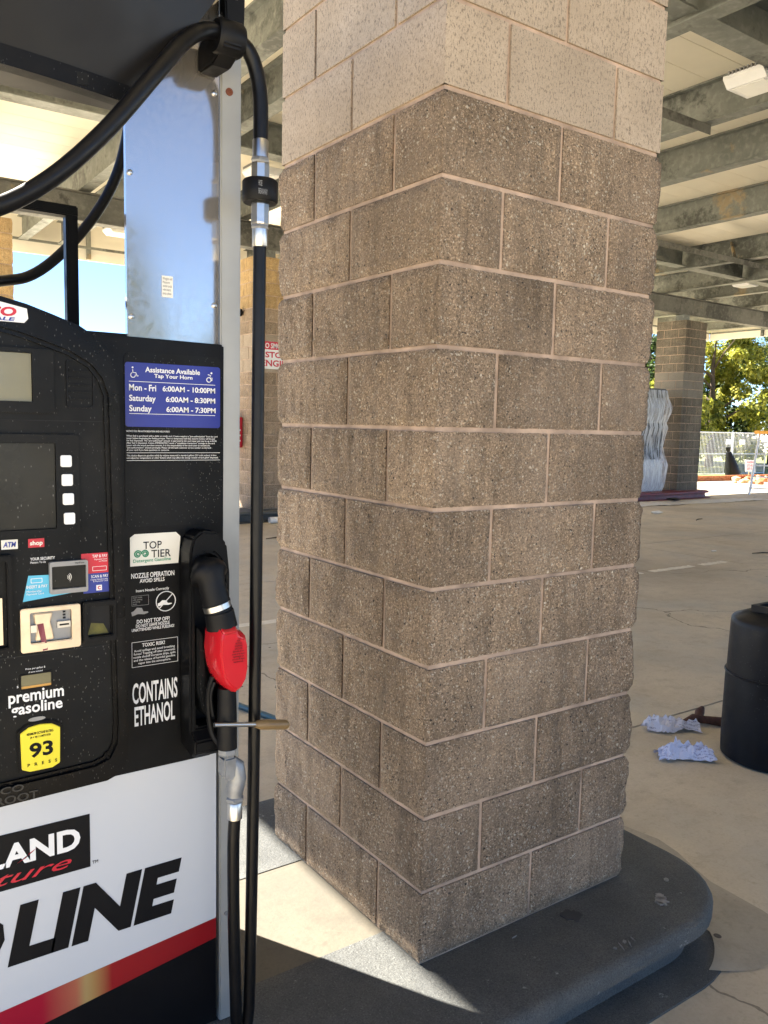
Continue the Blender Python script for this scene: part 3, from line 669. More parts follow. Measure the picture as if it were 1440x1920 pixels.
text('nozzle_instructions', 'Insert nozzle\nwith opening\nand facing\ndown', -.727, -.707, 1.039, 1.056, ys_, GREYP, np_)
text('nozzle_instructions', 'DO NOT TOP OFF!', -.719, -.647, .9975, 1.006, ys_, WHITE, np_, bold=.015); text('nozzle_instructions', 'DO NOT LEAVE NOZZLE', -.721, -.647, .989, .996, ys_, WHITE, np_, bold=.012)
text('nozzle_instructions', 'UNATTENDED WHILE FUELING!', -.730, -.637, .981, .9875, ys_, WHITE, np_, bold=.012)
ol = [(-.7305, .903), (-.6285, .903), (-.6285, .958), (-.7305, .958)]
build(MB().ring(ol, [(a + .0008 * (1 if a < -.68 else -1), b_ + .0008 * (1 if b_ < .93 else -1)) for a, b_ in ol], ys_ - .0005, ys_), 'warning_box', WHITE, np_)
text('toxic_warning', 'TOXIC RISK!', -.708, -.658, .9455, .9535, ys_, WHITE, np_, bold=.012)
text('toxic_warning', 'Avoid spillage and avoid breathing\nfumes! Topping off after automatic\nnozzle shutoff increases drips, spills\nand the release of harmful gasoline\nvapor into the atmosphere.', -.727, -.634, .907, .941, ys_, WHITE, np_, align='CENTER')
text('ethanol_lettering', 'CONTAINS', -.730, -.630, .822, .868, ys_, WHITE, np_, bold=.018); text('ethanol_lettering', 'ETHANOL', -.726, -.636, .772, .816, ys_, WHITE, np_, bold=.018)
# nozzle boot
outer = [(-.624, .745), (-.624, .85), (-.624, 1.0), (-.623, 1.15), (-.616, 1.182), (-.595, 1.197), (-.56, 1.192), (-.538, 1.165), (-.531, 1.10), (-.531, 1.0), (-.533, .85), (-.545, .745)]
inner = [(-.609, .765), (-.611, .85), (-.611, 1.0), (-.611, 1.12), (-.606, 1.14), (-.592, 1.148), (-.568, 1.146), (-.553, 1.13), (-.546, 1.085), (-.546, 1.0), (-.547, .85), (-.555, .765)]
boot = build(MB().ring(outer, inner, .035, .094), 'nozzle_boot', M_black, D, bevel=.005)
build(MB().prism(inner, .088, .0935), 'boot_cavity', M_void, boot)
build(MB().prism([(.012, .742), (.012, .715), (.03, .70), (.094, .712), (.094, .76), (.045, .766)], -.622, -.55, 'x'), 'boot_lip', M_black, boot, bevel=.004)
build(MB().prism([(-.608, .85), (-.595, .80), (-.575, .775), (-.565, .78), (-.585, .82), (-.595, .97), (-.608, .99)], .03, .085), 'boot_guide', M_black2, boot, bevel=.003)
# centre console with arched top
arch = [(-.754, .775), (-.757, .725), (-.771, .698), (-.80, .688), (-1.0, .683)]
archt = [(-1.03, 1.657), (-.98, 1.648), (-.935, 1.638), (-.888, 1.623), (-.84, 1.606), (-.80, 1.582), (-.779, 1.555), (-.767, 1.52)]
co_out = list(reversed([(mirx(a), b_) for a, b_ in archt])) + archt + arch + list(reversed([(mirx(a), b_) for a, b_ in arch]))
co_in = []
cz = 1.17
for a, b_ in co_out: co_in.append((XC + (a - XC) * .905, cz + (b_ - cz) * (.87 if b_ > cz else .905)))
YC = .05
cons = build(MB().ring(co_out, co_in, YC - .014, YF + .01), 'console_bezel', plastic('bezel_black', (.0026, .0027, .0032), .3, .35), D, bevel=.008)
build(MB().prism(co_in, YC, YF + .005), 'console_face', M_black2, cons)
EMB = plain('embossed_black', (.016, .0155, .014), .5)
text('embossed_lettering', 'GILBARCO', -1.10, -.962, .711, .7245, YC - .0138, EMB, cons, bold=.01, ex=.002); text('embossed_lettering', 'VEEDER-ROOT', -1.12, -.936, .690, .706, YC - .0138, EMB, cons, bold=.01, ex=.002)
lp = build(MB().prism([(-1.218, 1.602), (-.942, 1.602), (-.935, 1.610), (-.937, 1.628), (-1.0, 1.640), (-1.16, 1.640), (-1.222, 1.628)], YC - .0158, YC - .0138), 'logo_plate', WHITE, cons)
text('logo_lettering', 'COSTCO', -1.092, -.955, 1.6115, 1.6285, YC - .0163, REDP, lp, bold=.04, shear=.2); text('logo_lettering', 'WHOLESALE', -1.076, -.957, 1.6035, 1.610, YC - .0163, NAVY, lp, bold=.03, shear=.2)
yc = YC - .0005
sf = build(MB().ring(rrect(-1.27, -.89, 1.438, 1.557, .006), rrect(-1.235, -.928, 1.458, 1.549, .003), YC - .008, YC), 'screen_frame', M_black2, cons)
plate('price_screen', -1.234, -.929, 1.459, 1.548, YC - .001, LCD, sf, .001)
gr = build(MB().ring(rrect(-.866, -.813, 1.449, 1.541, .006), rrect(-.8625, -.8165, 1.4525, 1.5375, .004), YC - .003, YC), 'speaker_grille', M_black, cons)
for k in range(5): build(MB().box(-.861, -.818, YC - .003, YC, 1.466 + k * .0135, 1.4685 + k * .0135), 'slat', M_black, gr)
plate('seam', -1.36, -.795, 1.4235, 1.425, yc, M_void, cons, .0004)
df = build(MB().ring(rrect(-1.31, -.846, 1.202, 1.398, .008), rrect(-1.27, -.889, 1.217, 1.382, .003), YC - .007, YC), 'display_frame', M_black2, cons)
plate('video_display', -1.269, -.890, 1.218, 1.381, YC - .001, M_glass, df, .001)
for k, (a, z) in enumerate(((-.881, 1.336), (-.8795, 1.2995), (-.878, 1.2625), (-.8765, 1.2245))):
    build(MB().prism(rrect(a, a + .0205, z, z + .0225, .003, 3), YC - .011, YC - .006), 'white_key', WHITE, df, bevel=.0008)
for (a, b_, z0, z1, m_, s_, mt) in ((-.9885, -.9595, 1.1815, 1.1995, CREAM, 'ATM', NAVY), (-.941, -.912, 1.182, 1.199, REDP, 'shop', CREAM)):
    st = plate('sticker', a, b_, z0, z1, yc, m_, cons, .0006); text('sticker_lettering', s_, a + .003, b_ - .003, z0 + .004 - (.002 if s_ == 'shop' else 0), z1 - .004, yc - .001, mt, st, bold=.03, shear=.2 if s_ == 'ATM' else 0)
# payment stickers and contactless reader
st = build(MB().prism([(-.953, 1.078), (-.836, 1.09), (-.836, 1.124), (-.942, 1.128)], yc - .0006, yc), 'cyan_sticker', CYAN, cons)
text('sticker_lettering', 'INSERT & PAY', -.946, -.908, 1.103, 1.109, yc - .001, WHITE, st, bold=.01); text('sticker_lettering', 'Membership\nPayment Card', -.946, -.915, 1.089, 1.099, yc - .001, WHITE, st)
build(MB().ring(rrect(-.938, -.917, 1.113, 1.122, .001, 2), rrect(-.937, -.918, 1.114, 1.121, .001, 2), yc - .0009, yc - .0004), 'card_icon', WHITE, st)
st = plate('red_sticker', -.8435, -.789, 1.1225, 1.163, yc, REDP, cons, .0006)
text('sticker_lettering', 'TAP & PAY', -.822, -.792, 1.154, 1.16, yc - .001, WHITE, st, bold=.01); text('sticker_lettering', 'Payment Card\nor Phone', -.818, -.793, 1.145, 1.152, yc - .001, WHITE, st, align='RIGHT')
build(MB().ring(rrect(-.822, -.794, 1.127, 1.136, .001, 2), rrect(-.8212, -.7948, 1.1278, 1.1352, .001, 2), yc - .0009, yc - .0004), 'card_icon', WHITE, st)
st = plate('navy_sticker', -.840, -.7875, 1.083, 1.1222, yc, NAVY, cons, .0006)
text('sticker_lettering', 'SCAN & PAY', -.825, -.791, 1.113, 1.119, yc - .001, WHITE, st, bold=.01); text('sticker_lettering', 'Digital Membership\n& Payment Card', -.826, -.792, 1.104, 1.111, yc - .001, WHITE, st, align='RIGHT')
plate('emblem_tile', -.815, -.804, 1.087, 1.098, yc - .0006, WHITE, st, .0004); text('emblem_letter', 'C', -.8125, -.8065, 1.089, 1.096, yc - .0012, REDP, st, bold=.05)
text('security_lettering', 'YOUR SECURITY', -.938, -.893, 1.157, 1.1625, yc, WHITE, cons, bold=.01); text('security_lettering', 'Matters To Us', -.938, -.910, 1.151, 1.155, yc, WHITE, cons)
rd = build(MB().ring(rrect(-.905, -.833, 1.089, 1.152, .004), rrect(-.901, -.8365, 1.098, 1.143, .002), YC - .010, YC), 'contactless_reader', GREYP, cons)
plate('reader_screen', -.9005, -.837, 1.0985, 1.1425, YC - .003, M_glass, rd, .002)
for r_ in (.004, .007, .010):
    build(MB().tube([(-.874 + r_ * math.cos(R(a)), YC - .0053, 1.12 + r_ * math.sin(R(a))) for a in range(-45, 46, 15)], .0007, 5), 'wave_symbol', CREAM, rd)
text('reader_lettering', 'VeriFone', -.858, -.840, 1.146, 1.1495, YC - .0101, INK, rd)
cr_ = build(MB().ring(rrect(-.960, -.849, .980, 1.066, .005), rrect(-.943, -.866, .997, 1.057, .003), YC - .012, YC), 'card_reader', GOLDM, cons, bevel=.0015)
plate('reader_well', -.9425, -.8665, .9975, 1.0565, YC - .002, GREYP, cr_, .001)
build(MB().prism([(-.936, 1.054), (-.900, 1.054), (-.905, 1.035), (-.902, 1.022), (-.898, 1.0), (-.934, 1.0), (-.93, 1.022), (-.934, 1.035)], YC - .007, YC - .003), 'card_guide', GOLDM, cr_, bevel=.002)
build(MB().box(-.893, -.868, YC - .010, YC - .003, 1.022, 1.034).box(-.942, -.931, YC - .010, YC - .003, 1.018, 1.032), 'card_slot_lip', M_chrome, cr_)
plate('card_slot', -.889, -.871, 1.026, 1.0295, YC - .0101, M_void, cr_, .0003)
for k in range(3): plate('status_light', -.881, -.876, 1.050 - k * .006, 1.0535 - k * .006, YC - .003, M_void, cr_, .001)
M_tape = plain('crimson_tape', (.16, .01, .03), .35, var=.3, scale=60)
build(MB().add([(-.930, YC - .0075, 1.033), (-.918, YC - .0075, 1.034), (-.913, YC - .0125, .990), (-.912, YC - .0125, .982), (-.921, YC - .0125, .981), (-.924, YC - .0085, 1.004)], [(0, 1, 2, 3, 4, 5)]), 'security_tape', M_tape, cr_)
rs = build(MB().ring(rrect(-.845, -.778, .984, 1.068, .006), rrect(-.836, -.786, .996, 1.057, .004), YC - .016, YC), 'receipt_slot', M_black, cons, bevel=.002)
plate('slot_void', -.8355, -.7865, .9965, 1.0565, YC - .0005, M_void, rs, .0005)
build(MB().add([(-.834, YC - .002, .998), (-.792, YC - .002, .998), (-.802, YC - .0012, 1.018), (-.826, YC - .0012, 1.022)], [(0, 1, 2, 3)]), 'yellow_sticker', plain('dirty_yellow', (.10, .09, .012), .6, var=.4, scale=60), rs)
kp = build(MB().ring(rrect(-1.10, -.973, .985, 1.172, .006), rrect(-1.09, -.982, .995, 1.16, .004), YC - .014, YC), 'keypad_bay', M_black, cons, bevel=.002)
plate('keypad_plate', -1.089, -.990, 1.0, 1.09, YC - .003, GOLDM, kp, .002)
plate('seam', -1.36, -.785, .9715, .973, yc, M_void, cons, .0004)
# grade selector
text('price_lettering', 'Price per gallon $', -.951, -.915, .943, .9475, yc, WHITE, cons); text('price_lettering', 'all taxes included', -.946, -.920, .9375, .9405, yc, WHITE, cons)
lc = build(MB().ring(rrect(-.962, -.9025, .905, .936, .003), rrect(-.960, -.9045, .907, .934, .002), YC - .003, YC), 'price_window', M_black, cons)
plate('price_glass', -.9598, -.9047, .9072, .9338, YC - .0008, plain('price_lcd', (.10, .095, .045), .15), lc, .0005)
plate('amber_reflector', -.9595, -.905, .9075, .912, YC - .0014, plain('amber', (.5, .26, .05), .4), lc, .0004)
text('dollar_sign', '$', -.9675, -.9645, .9105, .915, yc, WHITE, cons)
text('grade_lettering', 'premium', -.983, -.881, .8735, .904, yc, WHITE, cons, bold=.02); text('grade_lettering', 'gasoline', -.979, -.884, .8505, .880, yc, WHITE, cons, bold=.02)
build(MB().lathe([(.016, 0), (.016, -.001)], (0, 0, 0), 16, 'y'), 'x', GREYP) if False else None
build(MB().prism([(-.9325 + .016 * math.cos(R(a)), .8435 + .0042 * math.sin(R(a))) for a in range(0, 360, 20)], yc - .0008, yc), 'indicator_window', GREYP, cons)
octp = [(-.9655, .746), (-.95, .7385), (-.905, .7385), (-.890, .746), (-.8885, .823), (-.905, .8335), (-.928, .8365), (-.95, .8335), (-.967, .823)]
ob = build(MB().prism([(-.928 + (a + .928) * 1.09, .788 + (b_ - .788) * 1.07) for a, b_ in octp], YC - .005, YC), 'octane_button', M_black, cons, bevel=.002)
build(MB().prism([(-.928 + (a + .928) * .94, .788 + (b_ - .788) * .94) for a, b_ in octp], YC - .0075, YC - .003), 'yellow_face', YEL, ob, bevel=.001)
text('octane_number', '93', -.949, -.905, .7685, .7985, YC - .0078, INK, ob, bold=.03); text('octane_print', 'P   R   E   S   S', -.953, -.898, .752, .7585, YC - .0078, INK, ob, bold=.01)
text('octane_print', 'MINIMUM OCTANE RATING', -.953, -.904, .815, .820, YC - .0078, INK, ob, bold=.01); text('octane_print', '(R + M) / 2 METHOD', -.947, -.909, .807, .812, YC - .0078, INK, ob, bold=.01)
# dark flared valance on top
mb = MB(); secs = []
for k in range(9):
    t = k / 8; z = 2.035 + .45 * t; xr = -.752 + .32 * t ** .9; xl = mirx(xr)
    secs.append([(xl + (xr - xl) * i / 24, -.03 - .05 * math.sin(math.pi * i / 24) - .10 * t * math.sin(math.pi * i / 24), z) for i in range(25)] + [(xr, YF - .002, z), (xl, YF - .002, z)])
n = 27; vs = [p for s in secs for p in s]
fs = [(a * n + i, a * n + (i + 1) % n, (a + 1) * n + (i + 1) % n, (a + 1) * n + i) for a in range(8) for i in range(n)] + [tuple(range(n - 1, -1, -1)), tuple(8 * n + i for i in range(n))]
build(MB().add(vs, fs), 'valance', M_val, D, smooth='angle')
lip = [(x, y_ - .006, 2.035) for x, y_, z in secs[0][:25]]
build(MB().add([(x, y_, 2.005) for x, y_, z in lip] + [(x, y_, 2.037) for x, y_, z in lip] + [(x, y_ + .03, 2.005) for x, y_, z in lip], [(i, i + 1, 26 + i, 25 + i) for i in range(24)] + [(i + 1, i, 50 + i, 51 + i) for i in range(24)]), 'valance_lip', M_black, D, smooth='angle')
build(MB().box(-.886, -.846, -.062, -.05, 2.008, 2.034), 'valance_latch', M_black2, D, bevel=.003)
# black display frame standing on the cabinet
for (a, b_, z0, z1) in ((-.735, -.706, 1.6, 1.945), (mirx(-.706), mirx(-.735), 1.6, 1.945), (mirx(-.706), -.706, 1.922, 1.948)):
    build(MB().box(a, b_, .545 if z0 < 1.7 else .543, .575 if z0 < 1.7 else .577, z0, z1), 'topper_frame_bar', M_black, D, bevel=.003)
build(MB().box(XL + .06, XR - .06, YF + .02, YR - .02, 1.6, 1.606), 'cabinet_top', M_black, D)

# ------------------------------------------------------------------ front hose, breakaway, nozzle
H = thing('fuel_hose', 'black fuel hose looping over the polished column down to the red nozzle', 'hose', (-.5, 0, 0))
path = [(-1.50, .09, 2.2), (-1.47, .02, 2.05), (-1.36, -.05, 1.86), (-1.2, -.09, 1.755), (-1.09, -.1, 1.745), (-1.003, -.1, 1.774), (-.918, -.1, 1.836), (-.828, -.095, 1.931), (-.732, -.08, 2.055), (-.672, -.05, 2.132), (-.615, -.02, 2.182), (-.556, 0, 2.196), (-.508, 0, 2.176), (-.484, 0, 2.105), (-.482, 0, 1.99)]
build(MB().tube(path, .0155, 16, smooth=8), 'overhead_hose', M_hose, H, smooth='angle')
path = [(-.482, 0, 1.81), (-.484, 0, 1.5), (-.487, 0, .9), (-.492, 0, .4), (-.497, -.002, .15), (-.503, -.004, .06), (-.517, -.006, .028), (-.531, -.008, .06), (-.536, -.01, .15), (-.543, -.014, .35), (-.546, -.018, .5), (-.544, -.02, .57)]
build(MB().tube(path, .0135, 16, smooth=8), 'hanging_hose', M_hose, H, smooth='angle')
hx = -.482
bk = build(MB().lathe([(.0165, 0), (.0165, .034), (.0155, .036)], (hx, 0, 1.975), 20), 'ferrule', M_chrome, H, smooth='angle')
build(MB().lathe([(.0195, 0), (.021, .004), (.0195, .010)], (hx, 0, 1.964), 6), 'hex_collar', M_cast, H)
bb_ = build(MB().lathe([(.0185, 0), (.0195, .003), (.0195, .031), (.0185, .034)], (hx, 0, 1.93), 8), 'breakaway_body', M_chrome, H)
build(MB().lathe([(.034, 0), (.037, .004), (.037, .042), (.034, .046)], (hx, 0, 1.884), 32), 'breakaway_ring', M_rub, H, smooth='angle')
text('ring_print', 'HOSE\nBREAKAWAY', hx - .022, hx - .002, 1.893, 1.92, -.0372, GREYP, H, ex=0)
build(MB().lathe([(.0185, 0), (.0195, .003), (.0195, .041), (.0185, .044)], (hx, 0, 1.84), 8), 'breakaway_body', M_chrome, H)
build(MB().lathe([(.0185, 0), (.02, .003), (.0185, .009)], (hx, 0, 1.831), 6), 'hex_collar', M_cast, H)
build(MB().lathe([(.0155, 0), (.0165, .002), (.0165, .036)], (hx, 0, 1.795), 20), 'ferrule', M_chrome, H, smooth='angle')
# hose clamp on the column
cl = thing('hose_clamp', 'black hose clamp bolted high on the grey dispenser column', 'clamp', (-.54, .05, 2.2))
cen = (-.555, 0, 2.19)
build(MB().lathe([(.017, -.026), (.030, -.028), (.034, -.022), (.034, .022), (.030, .028), (.017, .026)], cen, 28, 'x'), 'clamp_ring', M_rub, cl, smooth='angle')
build(MB().prism([(-.031, 2.19), (-.028, 2.165), (.03, 2.145), (.0985, 2.15), (.0985, 2.20), (.05, 2.22), (0, 2.226)], -.579, -.535, 'x'), 'clamp_body', M_rub, cl, bevel=.004)
build(MB().prism([(-.545, 2.215), (-.505, 2.215), (-.503, 2.30), (-.512, 2.325), (-.535, 2.325), (-.548, 2.30)], .03, .05), 'clamp_arm', M_rub, cl, bevel=.003)
build(MB().box(-.53, -.515, .05, .0985, 2.28, 2.31), 'clamp_arm_bracket', M_rub, cl)
build(MB().lathe([(.008, 0), (.008, -.004), (.005, -.006)], (-.524, .03, 2.292), 12, 'y'), 'clamp_bolt', M_chrome, cl, smooth='angle')
# rear hose seen beyond the dispenser
H2 = thing('rear_fuel_hose', 'thinner black hose curving behind the dispenser past the black frame', 'hose', (-1, .8, 1.7))
build(MB().tube([(-1.55, .75, 2.25), (-1.5, .8, 2.0), (-1.36, .82, 1.83), (-1.18, .82, 1.765), (-1.0, .81, 1.755), (-.84, .8, 1.785), (-.76, .8, 1.811), (-.676, .8, 1.885), (-.589, .8, 1.998), (-.53, .79, 2.12), (-.505, .76, 2.26), (-.51, .73, 2.36)], .0145, 14, smooth=8), 'hose_run', M_hose, H2, smooth='angle')
build(MB().lathe([(.02, 0), (.02, .05)], (-.51, .728, 2.34), 14), 'hose_end', M_cast, H2, smooth='angle')

N = thing('fuel_nozzle', 'fuel nozzle with red shell and black bellows hung in its boot', 'nozzle', (-.56, -.02, .75))
ax = [(-.602, .03, 1.128), (-.597, .01, 1.108), (-.592, -.002, 1.085), (-.584, -.01, 1.055), (-.577, -.013, 1.02), (-.573, -.014, 1.0)]
bel = [(-.606, .065, 1.13, .024), (-.603, .03, 1.126, .026), (-.602, .022, 1.122, .037), (-.600, .014, 1.117, .041), (-.599, .009, 1.112, .040), (-.598, .006, 1.108, .031)]
for k in range(12):
    t = k / 11; bel.append((-.597 + .021 * t, .004 - .017 * t, 1.103 - .092 * t, (.0275 if k % 2 else .0295) + .0015 * t))
bel = [(a + .010 * max(0, (c - 1.0) / .12), b_, c - .010 * max(0, (c - 1.0) / .12), d_) for a, b_, c, d_ in bel]
build(MB().tube([p[:3] for p in bel], [p[3] for p in bel], 24), 'bellows', M_rub, N, smooth=True)
build(MB().tube([(-.5835, -.010, 1.046), (-.5805, -.0115, 1.035)], .0295, 24), 'clamp_band', M_chrome, N, smooth='angle')
build(MB().tube([(-.578, -.012, 1.03), (-.572, -.014, .995)], [.031, .033], 20), 'nozzle_collar', M_rub, N, smooth='angle')
red = [(-.606, .985), (-.60, 1.006), (-.552, 1.008), (-.546, .992), (-.523, .985), (-.517, .965), (-.516, .905), (-.522, .878), (-.538, .857), (-.556, .852), (-.575, .866), (-.592, .885), (-.604, .912), (-.609, .95)]
bm_ = MB(); nr = len(red); cxr, czr = -.562, .93
for yy, k in ((-.055, .80), (-.042, .93), (-.02, 1.0), (.012, 1.0), (.028, .9)):
    bm_.v += [(cxr + (a - cxr) * k, yy, czr + (b_ - czr) * k) for a, b_ in red]
bm_.f += [(l * nr + i, l * nr + (i + 1) % nr, (l + 1) * nr + (i + 1) % nr, (l + 1) * nr + i) for l in range(4) for i in range(nr)] + [tuple(range(nr - 1, -1, -1)), tuple(4 * nr + i for i in range(nr))]
bm_.v = [(-.5615 + (v[0] + .562) * .80, v[1], v[2]) for v in bm_.v]
shell = build(bm_, 'red_shell', M_red, N, bevel=.003, smooth='angle')
text('shell_print', 'FUEL\nNOZZLE\nWARNING\nGASOLINE\nflammable do not\nsmoke or let vapors\nreach engine hot\nand turn off engine\nkeep face away', -.568, -.538, .925, .975, -.0555, INK, shell, align='CENTER', bold=.01, ex=0)
build(MB().tube([(-.561, -.015, .862), (-.561, -.016, .80), (-.561, -.017, .728)], [.0195, .021, .0215], 20), 'grip', M_rub, N, smooth='angle')
build(MB().tube([(-.585, .005, .885), (-.592, .01, .85), (-.592, .01, .80), (-.585, .006, .755), (-.573, -.005, .735)], .006, 8, smooth=4), 'trigger_guard', M_rub, N, smooth='angle')
build(MB().tube([(-.585, -.005, .875), (-.593, -.003, .845), (-.588, -.004, .80)], .004, 8, smooth=4), 'trigger', M_rub, N, smooth='angle')
sw = build(MB().lathe([(.018, 0), (.020, .004), (.020, .014), (.018, .018)], (-.561, -.017, .712), 6), 'hex_nut', M_cast, N)
build(MB().prism([(-.576, .712), (-.548, .712), (-.545, .69), (-.548, .665), (-.56, .657), (-.576, .668)], -.036, .0), 'swivel_block', M_cast, N, bevel=.004)
build(MB().tube([(-.552, -.018, .70), (-.541, -.018, .685), (-.538, -.018, .655), (-.543, -.018, .628), (-.544, -.02, .612)], [.012, .0185, .0205, .0185, .016], 16), 'swivel_elbow', M_cast, N, smooth='angle')
build(MB().lathe([(.018, 0), (.0205, .003), (.0205, .009), (.018, .012)], (-.544, -.02, .604), 6), 'hex_nut', M_cast, N)
build(MB().lathe([(.0165, 0), (.0165, .036), (.015, .038)], (-.544, -.02, .566), 20), 'ferrule', M_chrome, N, smooth='angle')
S = thing('squeegee_handle', 'metal rod with tan plastic grip poking out beside the nozzle', 'squeegee', (-.5, -.03, .77))
build(MB().tube([(-.60, -.0385, .794), (-.482, -.0385, .772)], .0052, 10), 'rod', M_chrome, S, smooth='angle')
build(MB().tube([(-.505, -.0385, .776), (-.492, -.0385, .7735), (-.485, -.0385, .772), (-.43, -.0385, .761), (-.424, -.0385, .7595)], [.007, .011, .0115, .011, .007], 14), 'grip', M_tan, S, smooth='angle')

# ------------------------------------------------------------------ small things on the forecourt
tp = thing('teal_pole', 'teal plastic pole lying on the ground behind the hose', 'pole', (.7, 2.4, GZ))
build(MB().tube([(.55, 2.98, GZ + .018), (.80, 2.0, GZ + .018)], .018, 12), 'pole_shaft', M_teal, tp, smooth='angle'); build(MB().tube([(.80, 2.0, GZ + .018), (.815, 1.94, GZ + .018)], .014, 12), 'pole_tip', M_rub, tp, smooth='angle')
pv = thing('pvc_pipe', 'white plastic pipe lying beside the island behind the hose', 'pipe', (5.2, 10.14, GZ))
pm = MB(); s_ = 24; xs_ = (4.76, 5.9)
for (x, r_) in ((4.76, .05), (5.9, .05), (5.9, .044), (4.76, .044)):
    pm.v += [(x, 10.14 + r_ * math.cos(2 * math.pi * k / s_), GZ + .0505 + r_ * math.sin(2 * math.pi * k / s_)) for k in range(s_)]
pm.f += [(l * s_ + k, l * s_ + (k + 1) % s_, ((l + 1) % 4) * s_ + (k + 1) % s_, ((l + 1) % 4) * s_ + k) for l in range(4) for k in range(s_)]
build(pm, 'pipe_wall', M_pvc, pv, smooth='angle')
# trash bin
Bx, By, Br = 2.62, .50, .25
T = thing('trash_bin', 'dusty black round trash bin at the right edge beside crumpled paper', 'trash bin', (Bx, By, GZ))
build(MB().lathe([(Br - .02, 0), (Br, .012), (Br + .003, .1), (Br, .40), (Br - .002, .425), (Br - .008, .43)], (Bx, By, GZ), 56), 'lower_drum', M_bin, T, smooth='angle')
build(MB().lathe([(Br + .002, 0), (Br + .006, .006), (Br + .002, .012)], (Bx, By, GZ + .424), 56), 'seam_ring', M_bin, T, smooth='angle')
build(MB().lathe([(Br - .004, 0), (Br - .010, .24), (Br - .012, .262), (Br - .02, .272), (.16, .30), (.05, .31)], (Bx, By, GZ + .434), 56), 'upper_drum', M_bin, T, smooth='angle')
zt = GZ + .434 + .285
rim = build(MB().box(Bx - .11, Bx + .11, By - .11, By - .085, zt, zt + .05).box(Bx - .11, Bx + .11, By + .085, By + .11, zt, zt + .05).box(Bx - .11, Bx - .085, By - .085, By + .085, zt, zt + .05).box(Bx + .085, Bx + .11, By - .085, By + .085, zt, zt + .05), 'opening_rim', M_bin, T)
rim.rotation_euler = (0, 0, 0)
build(MB().box(Bx - .084, Bx + .084, By - .084, By + .084, zt, zt + .02), 'opening', M_void, T)
# crumpled papers and rag
def crumple(name, label, cat, x, y, lx, ly, rot, amp, mat, seed, grp=None, nx=26, ny=16):
    vs = []; ca, sa = math.cos(rot), math.sin(rot)
    for j in range(ny + 1):
        for i in range(nx + 1):
            u, v = i / nx - .5, j / ny - .5
            p = Vector((u * 5 + seed, v * 4 + seed * 2, seed))
            f = abs(noise.noise(p * 1.0)) * 1.5 + abs(noise.noise(p * 2.1)) * 1.0 + abs(noise.noise(p * 4.3)) * .55
            edge = (1 - (2 * abs(v)) ** 4) * (1 - .5 * (2 * abs(u)) ** 6)
            h = amp * f * (.35 + .65 * edge) + amp * .5 * edge * (.6 + .4 * math.sin(6 * u + seed))
            dx = lx * (u + .05 * noise.noise(p * 1.7 + Vector((9, 0, 0)))); dy = ly * (v * (.75 + .5 * noise.noise(Vector((u * 4, seed, 2)))) + .10 * noise.noise(p * 1.3 + Vector((0, 9, 0))))
            vs.append((x + ca * dx - sa * dy, y + sa * dx + ca * dy, GZ + .003 + max(0, h)))
    fs = [(j * (nx + 1) + i, j * (nx + 1) + i + 1, (j + 1) * (nx + 1) + i + 1, (j + 1) * (nx + 1) + i) for j in range(ny) for i in range(nx)]
    return tag(build(MB().add(vs, fs), name, mat, loc=(x, y, GZ)), label, cat, grp)
PA = -.95
crumple('crumpled_paper', 'crumpled white paper sheet touching the brown rag', 'paper', 2.50, 1.01, .30, .13, -.55, .05, M_paper2, 3.3, 'crumpled papers')
crumple('crumpled_paper', 'bluish crumpled paper nearest the viewer beside the trash bin', 'paper', 2.22, .73, .28, .12, -.62, .055, M_paper, 8.1, 'crumpled papers')
rg = thing('brown_rag', 'dark brown twisted rag lying between paper and trash bin', 'rag', (2.76, .9, GZ))
build(MB().tube([(2.62, 1.02, GZ + .02), (2.68, 1.00, GZ + .035), (2.73, .96, GZ + .03), (2.79, .90, GZ + .025), (2.84, .86, GZ + .02)], [.012, .026, .022, .026, .01], 10, smooth=0), 'rag_fold', M_rag, rg, smooth='angle')
build(MB().tube([(2.70, .985, GZ + .03), (2.75, 1.01, GZ + .055), (2.79, 1.02, GZ + .07)], [.02, .026, .012], 10), 'rag_corner', M_rag, rg, smooth='angle')

for k, (x, y, r, lb, m_, nm, ct) in enumerate(((12.4, 8.5, .09, 'small pale plastic scrap on the slab before the sheeting', M_pvc, 'plastic_scrap', 'scrap'), (8.77, 4.87, .03, 'tiny pale chip on the slab beyond the worn stripe', M_pvc, 'plastic_scrap', 'scrap'), (15.0, 10.0, .12, 'dark cloth scrap dropped on the white sheeting', M_rub, 'cloth_scrap', 'scrap'))):
    bm = bmesh.new(); bmesh.ops.create_icosphere(bm, subdivisions=2, radius=r)
    for vv in bm.verts: vv.co *= 1 + .5 * noise.noise(vv.co * (.25 / r) * 8 + Vector((k * 5, 0, 0))); vv.co.z *= .3; vv.co.x *= 1.5
    me = bpy.data.meshes.new(nm); bm.to_mesh(me); bm.free(); tag(link(nm, me, m_, None, (x, y, GZ + r * .25 + (.03 if k == 2 else 0))), lb, ct)
for k, (x, y, a, lb) in enumerate(((12.1, 7.35, .3, 'thin dark twig on the slab before the white sheeting'), (9.2, 4.4, -.4, 'short dark twig on the slab above the trash bin'), (4.06, 8.54, .1, 'short dark twig seen between hose and front pillar'))):
    tw = MB().tube([(x - .18 * math.cos(a), y - .18 * math.sin(a), GZ + .012), (x, y + .03, GZ + .014), (x + .18 * math.cos(a), y + .18 * math.sin(a), GZ + .012)], [.006, .01, .005], 6)
    tag(build(tw, 'twig', plain('dark_twig', (.05, .04, .03), .9), loc=(x, y, GZ)), lb, 'twig', 'twigs on the forecourt')

